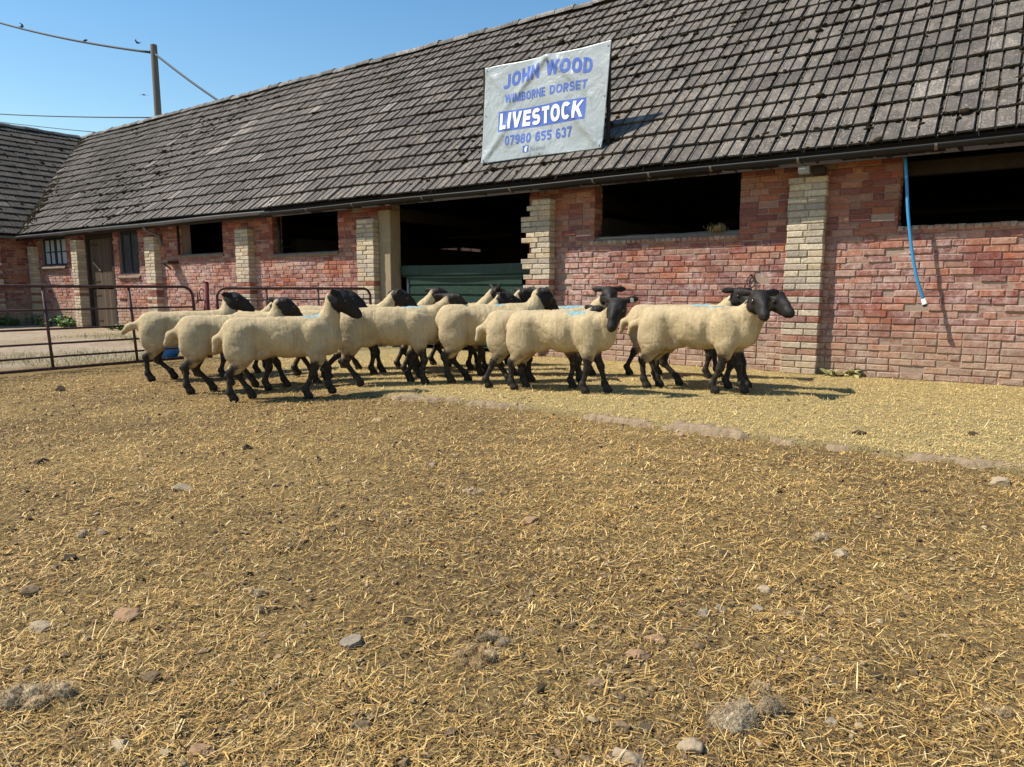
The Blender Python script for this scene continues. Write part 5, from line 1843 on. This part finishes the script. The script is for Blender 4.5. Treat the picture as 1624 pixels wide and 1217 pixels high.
    if ear_tag:
        sd, matn = ear_tag
        ed = unit(sde * sd * 0.88 - f * 0.30 - up * 0.16)
        en = unit(up * 0.55 + f * 0.75 - ed * np.dot(up * 0.55 + f * 0.75, ed))
        c = pt(-0.012, sd * 0.052, 0.028) + ed * 0.07 + en * 0.02
        eu = np.cross(en, ed)
        mb = MB()
        v = [c + ed * x + eu * y + en * z for z in (0, 0.004) for (x, y) in ((-.016, -.022), (.016, -.022), (.016, .012), (.006, .02), (-.006, .02), (-.016, .012))]
        mb.add(v, [[5, 4, 3, 2, 1, 0], [6, 7, 8, 9, 10, 11]] + [[i, (i + 1) % 6, (i + 1) % 6 + 6, i + 6] for i in range(6)])
        mb.build('ear_tag', M[matn], t)
    return t


ST = ((0.0, 0), (0.02, 0), (0.0, 0), (-0.02, 0))
SHEEP = [
    dict(label='leftmost sheep, tail held out level in front of the gate upright', loc=(-7.81, 4.57), heading=58, poll=(0.48, 0.05, 0.953), look=-18, nod=.45, legs=((-.02, 0), (.16, 0), (-.03, 0), (.20, 0)), tail=(.17, .03), scale=1.0),
    dict(label='second sheep from the left, its black face turned away above the next back', loc=(-6.50, 4.28), heading=56, poll=(0.50, 0.00, 0.913), look=26, nod=.55, legs=((-.05, 0), (.15, 0), (-.04, 0), (.17, 0)), tail=(.12, 0), scale=0.99),
    dict(label='front left sheep with raised head in profile and a blue mark on its shoulder', loc=(-5.64, 4.22), heading=51, poll=(0.54, -0.02, 0.992), look=-6, nod=.62, legs=((-.13, 0), (.10, .02), (-.05, 0), (.10, 0)), tail=(.08, 0), marks=((.30, .09, .05),), scale=0.99),
    dict(label='sheep whose rump touches the muzzle of the front left sheep', loc=(-5.34, 5.33), heading=46, poll=(0.68, 0.05, 0.875), look=44, nod=.20, legs=((.02, 0), (-.12, 0), (.12, 0), (-.20, .06)), tail=(.07, 0), marks=((.28, .13, .04),), scale=1.03),
    dict(label='sheep with a tiny blue mark, its black head turned away near the ruined pier', loc=(-4.51, 6.07), heading=43, poll=(0.54, 0.06, 0.899), look=28, nod=.62, legs=((.05, 0), (.0, 0), (.0, 0), (.18, 0)), tail=(.085, 0), marks=((.10, .045, .05),), scale=1.07),
    dict(label='sheep showing only rump and back, left of the front sheep that faces the camera', loc=(-3.86, 6.02), heading=32, poll=(0.60, .06, 0.78), look=20, nod=.6, legs=((.0, 0), (.1, 0), (-.10, 0), (.12, 0)), tail=(.10, 0), scale=1.0),
    dict(label='front middle sheep facing the camera with ears spread and a blue-marked back', loc=(-3.53, 5.89), heading=13, poll=(0.63, -0.10, 0.877), look=-98, nod=.82, legs=((-.06, 0), (.12, 0), (-.04, 0), (.02, 0)), tail=(.12, 0), marks=((.20, .12, .07),), ear_tag=(1, 'tag_white'), scale=0.99),
    dict(label='sheep whose face looks out just above the front middle sheep\'s head', loc=(-4.29, 6.96), heading=24, poll=(0.68, -0.06, 0.956), look=-85, nod=.45, legs=((.0, 0), (.12, 0), (.0, 0), (.1, 0)), tail=(.08, 0), marks=((.25, .16, .06),), scale=1.02),
    dict(label='front right sheep in full side view with its black face turned to the camera', loc=(-2.45, 6.69), heading=2, poll=(0.60, -0.05, 0.889), look=-62, nod=.55, legs=((-.12, 0), (.10, 0), (-.02, 0), (.04, 0)), tail=(.14, .02), marks=((.22, .10, .03),), scale=1.05),
    dict(label='rightmost sheep with a yellow ear tag, its head past the front right sheep\'s face', loc=(-2.53, 7.12), heading=4, poll=(0.70, -0.04, 0.890), look=-38, nod=.42, legs=((-.05, 0), (.1, 0), (.22, 0), (-.08, 0)), tail=(.08, 0), ear_tag=(-1, 'tag_yellow'), scale=1.03),
    dict(label='sheep nearest the brick wall at the right, ears showing over the front right sheep', loc=(-3.03, 7.71), heading=14, poll=(0.66, -0.02, 0.918), look=-55, nod=.4, legs=((.0, 0), (.1, 0), (-.1, 0), (.20, 0)), tail=(.10, 0), marks=((.26, .12, .05),), scale=1.04),
    dict(label='sheep with its black head before the green barrier\'s left end, ears drooping', loc=(-6.39, 5.62), heading=46, poll=(0.66, -0.02, 0.915), look=14, nod=.55, legs=((.0, 0), (.1, 0), (.1, 0), (-.1, 0)), tail=(.08, 0), ears=(-.3, -.3), scale=1.04),
    dict(label='brown-faced sheep in front of the green barrier, head held high and turned away', loc=(-6.46, 6.37), heading=44, poll=(0.70, 0.00, 0.964), look=25, nod=.3, legs=((.0, 0), (.1, 0), (.1, 0), (-.1, 0)), tail=(.08, 0), scale=1.0),
    dict(label='rear sheep before the green barrier with one pricked ear, between two others', loc=(-5.69, 6.62), heading=42, poll=(0.68, -0.02, 0.944), look=15, nod=.5, legs=((.0, 0), (.12, 0), (.1, 0), (-.1, 0)), tail=(.08, 0), ears=(.5, .5), scale=1.03),
    dict(label='low-headed sheep with head just above the back with the small blue mark', loc=(-5.25, 6.26), heading=43, poll=(0.64, 0.00, 0.908), look=0, nod=.35, legs=((.0, 0), (.1, 0), (.05, 0), (-.1, 0)), tail=(.08, 0), scale=1.0),
    dict(label='sheep at the ruined pier, mostly hidden by the black head before it', loc=(-5.70, 7.27), heading=38, poll=(0.66, -0.02, 0.918), look=20, nod=.6, legs=((.0, 0), (.1, 0), (.1, 0), (-.1, 0)), tail=(.08, 0), scale=1.04),
    dict(label='sheep with its head directly behind the front left sheep\'s raised head', loc=(-6.48, 4.85), heading=48, poll=(0.70, 0.00, 0.963), look=-8, nod=.55, legs=((.0, 0), (.1, 0), (.12, 0), (-.15, 0)), tail=(.08, 0), marks=((.12, .06, .05),), scale=1.02),
    dict(label='sheep deep in the left of the flock, showing little more than its back', loc=(-7.85, 5.06), heading=54, poll=(0.62, 0.00, 0.863), look=20, nod=.6, legs=((.0, 0), (.12, 0), (.05, 0), (-.1, 0)), tail=(.08, 0), scale=0.98),
]
for i, sp in enumerate(SHEEP):
    make_sheep('sheep', seed=i * 7 + 1, fat=1.0 + 0.04 * math.sin(i * 2.3), **sp)

# ---------------------------------------------------------------- stones, clods and wool on the ground
t = (1 + 5 ** .5) / 2
ICO_V = np.array([(-1, t, 0), (1, t, 0), (-1, -t, 0), (1, -t, 0), (0, -1, t), (0, 1, t), (0, -1, -t), (0, 1, -t), (t, 0, -1), (t, 0, 1), (-t, 0, -1), (-t, 0, 1)], float)
ICO_V /= np.linalg.norm(ICO_V[0])
ICO_F = [(0, 11, 5), (0, 5, 1), (0, 1, 7), (0, 7, 10), (0, 10, 11), (1, 5, 9), (5, 11, 4), (11, 10, 2), (10, 7, 6), (7, 1, 8), (3, 9, 4), (3, 4, 2), (3, 2, 6), (3, 6, 8), (3, 8, 9), (4, 9, 5), (2, 4, 11), (6, 2, 10), (8, 6, 7), (9, 8, 1)]
SPH_V, SPH_F = [tuple(v) for v in ICO_V], list(ICO_F)
for _ in range(3):
    cache, nf = {}, []
    def mp(a, b):
        key = (min(a, b), max(a, b))
        if key not in cache:
            p = np.array(SPH_V[a]) + np.array(SPH_V[b]); SPH_V.append(tuple(p / np.linalg.norm(p))); cache[key] = len(SPH_V) - 1
        return cache[key]
    for a, b, c in SPH_F:
        ab, bc, ca = mp(a, b), mp(b, c), mp(c, a)
        nf += [(a, ab, ca), (ab, b, bc), (ca, bc, c), (ab, bc, ca)]
    SPH_F = nf
SPH_V, SPH_F = np.array(SPH_V), np.array(SPH_F)


def stone(name, label, cat, x, y, sx, sy, sz, mat, seed, rz=0.0, angular=0.5, sink=0.3, group=None):
    v = SPH_V.copy()
    rg = np.random.default_rng(seed)
    for _ in range(10):        # cut flat facets
        n = unit(rg.normal(0, 1, 3)); d = rg.uniform(0.45, 0.85)
        h = v @ n
        v = v - np.where(h > d, (h - d) * angular * 1.6, 0)[:, None] * n
    v = v * (1 + 0.22 * fbm(v[:, 0] * 1.6 + seed, v[:, 1] * 1.6, v[:, 2] * 1.6, oct=2, seed=seed) + 0.11 * fbm(v[:, 0] * 6 + seed, v[:, 1] * 7, v[:, 2] * 7, oct=3, seed=seed + 2))[:, None]
    v = v - (v.max(0) + v.min(0)) / 2
    v = v / np.abs(v).max(0) * (sx / 2, sy / 2, sz / 2)
    z = float(ground_z(x, y))
    o = mesh(name, v, SPH_F, mat, None, True, loc=(x, y, z + sz * (0.5 - sink)))
    o.rotation_euler = (0, 0, rz)
    return tag(o, label, cat, group)


def wool_tuft(name, label, x, y, w, dpt, h, n, cols, seed, rz=0.0):
    """a few matted lumps of fleece, frayed at the edges"""
    rg = np.random.default_rng(seed)
    VV, FF, CC = [], [], []
    nl = 4 if w < 0.1 else 7
    hb_, hd_, hl_, hc_ = [], [], [], []
    for j in range(nl):
        c0 = np.array((rg.normal(0, .24) * w, rg.normal(0, .22) * dpt, h * rg.uniform(.10, .35)))
        sz = np.array((w * rg.uniform(.11, .22), dpt * rg.uniform(.11, .22), h * rg.uniform(.3, .6)))
        r = 1 + .55 * fbm(SPH_V[:, 0] * 2.2 + seed + j * 5, SPH_V[:, 1] * 2.2, SPH_V[:, 2] * 2.2, oct=4, seed=seed + j, gain=.65)
        v = c0 + SPH_V * sz * r[:, None]
        col = np.array(cols[rg.integers(0, len(cols))]) * rg.uniform(.75, 1.05)
        shade = 1 + .35 * fbm(SPH_V[:, 0] * 5 + j, SPH_V[:, 1] * 5, SPH_V[:, 2] * 5, oct=3, seed=seed + 50 + j)
        FF += [tuple(q + sum(len(k_) for k_ in VV) for q in t_) for t_ in SPH_F]
        VV.append(v); CC.append(col[None] * shade[:, None])
        pk = rg.integers(0, len(SPH_V), n // nl)
        hb_.append(v[pk]); hl_.append(rg.uniform(.4, 1.3, len(pk)) * sz[0])
        dd_ = SPH_V[pk] * .35 + rg.normal(0, .6, (len(pk), 3)) * (1, 1, .6)
        hd_.append(dd_ / np.linalg.norm(dd_, axis=1)[:, None])
        hc_.append(col[None] * rg.uniform(.8, 1.25, (len(pk), 1)))
    hb_, hd_, hl_, hc_ = map(np.concatenate, (hb_, hd_, hl_, hc_))
    m = len(hb_)
    o = blades(hb_, hl_, rg.uniform(.0005, .0011, m), hd_, rg.normal(0, .3, m) * hl_, hc_, name, M['tuft'])
    me = o.data
    cm = bpy.data.meshes.new('heart')
    cm.from_pydata(np.concatenate(VV).tolist(), [], [list(q) for q in FF])
    at = cm.attributes.new('Col', 'FLOAT_COLOR', 'POINT')
    cc = np.concatenate(CC)
    at.data.foreach_set('color', np.hstack([cc, np.ones((len(cc), 1))]).astype(np.float32).ravel())
    cm.polygons.foreach_set('use_smooth', np.ones(len(cm.polygons), dtype=bool))
    import bmesh
    bm = bmesh.new(); bm.from_mesh(me); bm.from_mesh(cm); bm.to_mesh(me); bm.free()
    bpy.data.meshes.remove(cm)
    o.location = (x, y, float(ground_z(x, y)) - 0.002)
    o.rotation_euler = (0, 0, rz)
    return tag(o, label, 'wool tuft', 'tufts of shed wool')


def on_ground(px, py):
    """point of the yard that the photograph shows at this pixel"""
    u = (px - IMG_W / 2) / F_PX; v = (IMG_H / 2 - py) / F_PX
    fw = Vector((-math.sin(YAW) * math.cos(PITCH), math.cos(YAW) * math.cos(PITCH), -math.sin(PITCH)))
    rt = Vector((math.cos(YAW), math.sin(YAW), 0))
    d = fw + rt * u + rt.cross(fw) * v
    tt_ = (YARD_Z - CAM_H) / d.z
    for _ in range(4):
        p = Vector((0, 0, CAM_H)) + d * tt_
        tt_ = (float(ground_z(p.x, p.y)) - CAM_H) / d.z
    p = Vector((0, 0, CAM_H)) + d * tt_
    return p.x, p.y, (p - Vector((0, 0, CAM_H))).length

WT = [(0.70, 0.57, 0.39), (0.62, 0.49, 0.32), (0.76, 0.64, 0.46)]
WG = [(0.58, 0.48, 0.34), (0.48, 0.39, 0.27), (0.68, 0.58, 0.43)]
WB = [(0.58, 0.44, 0.26), (0.48, 0.35, 0.20), (0.68, 0.54, 0.35)]
# px, py, width px, kind, aspect depth, height ratio, label
DEBRIS = [
    (290, 778, 40, 'stone_pale', .5, .45, 'long tan clod with a tail, lying alone in the left middle of the yard'),
    (557, 1025, 38, 'stone_grey', .8, .70, 'craggy grey stone with a black shadow, left of centre in the foreground'),
    (200, 978, 46, 'stone_red', .8, .42, 'flat reddish-brown stone at the lower left, largest of those near the left edge'),
    (68, 996, 34, 'stone_pale', .8, .50, 'pale knobbly stone near the left edge beside a flat reddish one'),
    (943, 1086, 36, 'stone_brown', .8, .60, 'brown stone with a dark hole, below the middle of the yard'),
    (1040, 1018, 40, 'stone_red', .7, .50, 'orange-brown stone, upper of the touching pair right of centre'),
    (1012, 1042, 42, 'stone_red', .7, .45, 'orange-brown stone, lower of the touching pair right of centre'),
    (1320, 1148, 24, 'stone_grey', .9, .75, 'small smooth light grey stone right of the big grey wool tuft'),
    (988, 1154, 26, 'stone_brown', .8, .70, 'small brown-grey stone above the pale stones at the bottom'),
    (1096, 1188, 44, 'stone_pale', .8, .70, 'sharp cream-coloured stone near the bottom edge, right of the largest pale one'),
    (996, 1208, 66, 'stone_pale', .8, .55, 'largest pale stone, cut by the bottom edge of the picture'),
    (1115, 976, 24, 'stone_grey', .8, .70, 'small grey-brown stone right of the reddish pair'),
    (1143, 967, 18, 'stone_grey', .8, .80, 'tiny grey stone between two other small grey stones'),
    (1200, 967, 20, 'stone_grey', .9, .70, 'tiny bluish grey stone, rightmost of the row of three'),
    (1335, 880, 30, 'stone_pale', .8, .55, 'tan round stone just below the pale wool tuft on the right'),
    (845, 827, 30, 'stone_red', .7, .40, 'reddish flat stone in the middle of the yard'),
    (1212, 938, 26, 'stone_pale', .8, .70, 'tan stone with a dark shadow above the row of small grey stones'),
    (320, 1192, 44, 'stone_red', .7, .40, 'flat reddish stone at the bottom left'),
    (46, 942, 26, 'stone_brown', .9, .70, 'dark brown stone at the left edge above a pale one'),
    (190, 1182, 36, 'stone_pale', .7, .55, 'tan oblong clod at the bottom left beside a flat reddish stone'),
    (235, 1078, 34, 'stone_brown', .8, .70, 'rounded brown clod in the lower left foreground'),
    (570, 1158, 42, 'stone_brown', .8, .65, 'brown clod with a deep shadow at the bottom, left of centre'),
    (648, 988, 22, 'clod_dark', .9, .60, 'black dropping-like clod in the centre foreground'),
    (1362, 689, 24, 'clod_dark', .8, .50, 'dark clod on the straw-covered slab at the right'),
    (1077, 691, 24, 'stone_red', .6, .40, 'pinkish brick fragment below the broken concrete edge'),
    (1590, 768, 36, 'stone_pale', .8, .45, 'pale stone near the right edge below the concrete edge'),
    (685, 738, 14, 'stone_grey', .8, .60, 'small whitish stone below the flock in mid yard'),
    (600, 667, 16, 'stone_pale', .8, .50, 'small pale stone just below the left end of the concrete edge'),
    (1545, 690, 18, 'clod_dark', .8, .50, 'small dark clod far right on the slab'),
    (930, 1206, 26, 'stone_brown', .8, .60, 'brown clod cut by the bottom edge left of the largest pale stone'),
    (390, 712, 20, 'clod_dark', .8, .70, 'dark clod below the front left sheep'),
    (66, 735, 26, 'clod_dark', .7, .50, 'dark flat clod at the left edge below the gate'),
    (95, 620, 20, 'clod_dark', .8, .60, 'dark clod just in front of the gate foot at the far left'),
    (1150, 880, 22, 'clod_dark', .8, .50, 'dark flat clod right of centre in the yard'),
    (1440, 950, 18, 'stone_brown', .8, .60, 'small brown clod alone at the right of the yard'),
    (1390, 1075, 24, 'clod_dark', .8, .55, 'dark clod in the right foreground'),
    (110, 888, 22, 'clod_dark', .8, .55, 'dark clod by the left edge above the dark brown stone'),
    (480, 860, 18, 'stone_red', .8, .50, 'small reddish stone left of centre in mid yard'),
    (420, 1010, 22, 'stone_brown', .8, .55, 'small brown clod left of the craggy grey stone'),
]
for i, (px, py, wpx, mt, asp, hr, lab) in enumerate(DEBRIS):
    x, y, dd = on_ground(px, py)
    w = wpx / F_PX * dd * 0.9
    nm, ct = ('clod', 'clod') if 'clod' in lab else (('brick_fragment', 'brick fragment') if 'brick' in lab else ('stone', 'stone'))
    stone(nm, lab, ct, x, y, w, w * asp, w * hr, M[mt], 40 + i, YAW + random.uniform(-.5, .5), 0.62, 0.43, 'loose stones and clods')
TUFTS = [
    (748, 784, 34, WT, 'pale wool tuft in mid yard below the gap in the concrete edge'),
    (1302, 856, 36, WT, 'pale frizzy wool tuft in the right middle of the yard'),
    (1185, 1144, 88, WG, 'big grey matted wool tuft in the right foreground'),
    (752, 1044, 62, WB, 'brownish wool tuft in the centre foreground, larger of two side by side'),
    (784, 1016, 38, WG, 'greyish wool tuft touching the brownish one in the centre foreground'),
    (1257, 984, 36, WB, 'brownish wool tuft right of the tiny bluish stone'),
    (48, 1114, 60, WT, 'pale wool tuft at the lower left corner'),
    (405, 944, 30, WT, 'pale wool tuft in the left foreground, upper of two'),
    (418, 968, 28, WG, 'thin grey wool tuft in the left foreground, lower of two'),
    (140, 850, 30, WT, 'pale wispy tuft near the left edge in mid yard'),
    (1580, 1130, 30, WB, 'tan wool tuft at the right edge of the foreground'),
    (1215, 1100, 34, WB, 'thin brownish wisp above the big grey wool tuft'),
]
for i, (px, py, wpx, cols, lab) in enumerate(TUFTS):
    x, y, dd = on_ground(px, py)
    w = wpx / F_PX * dd
    wool_tuft('wool_tuft', lab, x, y, w, w * .8, w * .36, int(350 + wpx * 24), cols, 80 + i, YAW)

# ---------------------------------------------------------------- straw, crumbs and grass that nobody could count
rg = np.random.default_rng(101)


def scatter(n, r0, r1, pw, half=R(61)):
    """n points around the viewing place, thinning with distance"""
    u = rg.random(n)
    q = 2 - pw
    r = (r0 ** q + u * (r1 ** q - r0 ** q)) ** (1 / q)
    a = mid + rg.uniform(-half, half, n)
    return r * np.cos(a), r * np.sin(a)

x, y = scatter(930000, 0.7, 11.0, 1.1)
sm_ = slab_mask(x, y)
patchy = 0.5 + 0.5 * fbm(x * 1.1, y * 1.1, oct=4, seed=51) + 0.35 * fbm(x * 6, y * 6, oct=2, seed=52)
keep = (y < WALL_Y - 0.03) & (x > -9.7 + 0.4 * fbm(x, y * 2, oct=2, seed=5)) & (rg.random(len(x)) < np.clip(0.45 + 0.9 * (patchy - 0.4) + 0.5 * sm_, 0.3, 1))
x, y, sm_ = x[keep], y[keep], sm_[keep]
n = len(x)
dist = np.hypot(x, y)
lng = np.where(rg.random(n) < 0.09, np.clip(rg.gamma(2.4, 0.012, n) + 0.010, 0.01, 0.09), np.clip(rg.gamma(2.0, 0.0065, n) + 0.006, 0.006, 0.04))
wid = np.clip(rg.gamma(3.0, 0.00042, n) + 0.0006, 0.0008, 0.0046) * (1 + 0.06 * dist)
a = rg.uniform(0, 2 * math.pi, n)
e = rg.normal(0.0, 0.24, n)
e = np.where(rg.random(n) < 0.10, rg.uniform(0.2, 0.8, n), e)
d = np.stack([np.cos(a) * np.cos(e), np.sin(a) * np.cos(e), np.sin(e)], -1)
base = np.stack([x, y, ground_z(x, y) + rg.uniform(-0.002, 0.011, n) + np.maximum(-d[:, 2], 0) * lng * .8], -1)
base -= d * (lng / 2)[:, None] * np.array((1, 1, 0))
pal = np.array([(0.60, 0.45, 0.19), (0.48, 0.33, 0.12), (0.36, 0.235, 0.085), (0.66, 0.55, 0.31), (0.22, 0.145, 0.06), (0.15, 0.095, 0.045), (0.55, 0.38, 0.13)])
prob = np.where((lng > 0.028)[:, None], np.array([.24, .22, .12, .16, .07, .03, .16]), np.array([.09, .19, .25, .04, .21, .15, .07]))
ci = (rg.random(n)[:, None] > np.cumsum(prob, 1)).sum(1).clip(0, len(pal) - 1)
cc = pal[ci] * rg.uniform(0.75, 1.2, (n, 1))
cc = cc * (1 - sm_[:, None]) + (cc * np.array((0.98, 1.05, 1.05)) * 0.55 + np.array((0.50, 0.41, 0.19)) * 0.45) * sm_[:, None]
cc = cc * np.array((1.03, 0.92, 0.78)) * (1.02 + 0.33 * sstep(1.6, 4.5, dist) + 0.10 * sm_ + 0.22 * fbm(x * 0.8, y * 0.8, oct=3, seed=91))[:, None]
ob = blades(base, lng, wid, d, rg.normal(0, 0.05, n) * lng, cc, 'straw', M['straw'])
tag(ob, 'chopped yellow straw strewn over the whole yard', 'straw', kind='stuff')

x, y = scatter(72000, 0.7, 9.5, 1.15)
sm_ = slab_mask(x, y)
keep = (y < WALL_Y - .05) & (x > -9.6) & (rg.random(len(x)) < (0.35 + 0.8 * sstep(-.1, .4, fbm(x * 1.7, y * 1.7, oct=3, seed=61))) * (1 - .75 * sm_))
x, y = x[keep], y[keep]
n = len(x)
sz = np.clip(rg.gamma(1.5, 0.0020, n) + 0.0016, 0, 0.014)
v, f = lumps(np.stack([x, y, ground_z(x, y) + sz * .35], -1), sz, 62, 0.65)
val = rg.choice(4, n, p=[.34, .32, .22, .12])
pal = np.array([(0.09, 0.058, 0.030), (0.16, 0.105, 0.052), (0.24, 0.165, 0.085), (0.36, 0.27, 0.15)])
ob = mesh('muck_crumbs', v, f, M['straw'], None, False, {'Col': np.repeat(pal[val] * rg.uniform(.7, 1.2, (n, 1)), 12, 0)})
tag(ob, 'dark crumbs of earth and droppings among the straw', 'crumbs', kind='stuff')

# dry grass beyond the gate
n = 16000
x = rg.uniform(-16.5, -9.6, n); y = rg.uniform(1.5, 7.8, n)
gm = sstep(0.02, 0.35, fbm(x * 0.55 + 3, y * 0.8, oct=3, seed=71) + 0.55 * np.exp(-((x + 11.6) / 1.6) ** 2 - ((y - 5.2) / 1.3) ** 2) - 0.1)
keep = rg.random(n) < gm
x, y = x[keep], y[keep]
n = len(x)
a = rg.uniform(0, 6.28, n); e = rg.uniform(.15, 1.3, n)
gp = np.array([(.20, .23, .07), (.30, .28, .11), (.14, .19, .05), (.42, .36, .17)])
ob = blades(np.stack([x, y, ground_z(x, y) - .005], -1), rg.uniform(.03, .10, n), np.full(n, .006), np.stack([np.cos(a) * np.cos(e), np.sin(a) * np.cos(e), np.sin(e)], -1), rg.normal(0, .01, n),
            gp[rg.integers(0, 4, n)] * rg.uniform(.75, 1.2, (n, 1)), 'grass', M['grass'])
tag(ob, 'thin dry grass beyond the gate', 'grass', kind='stuff')
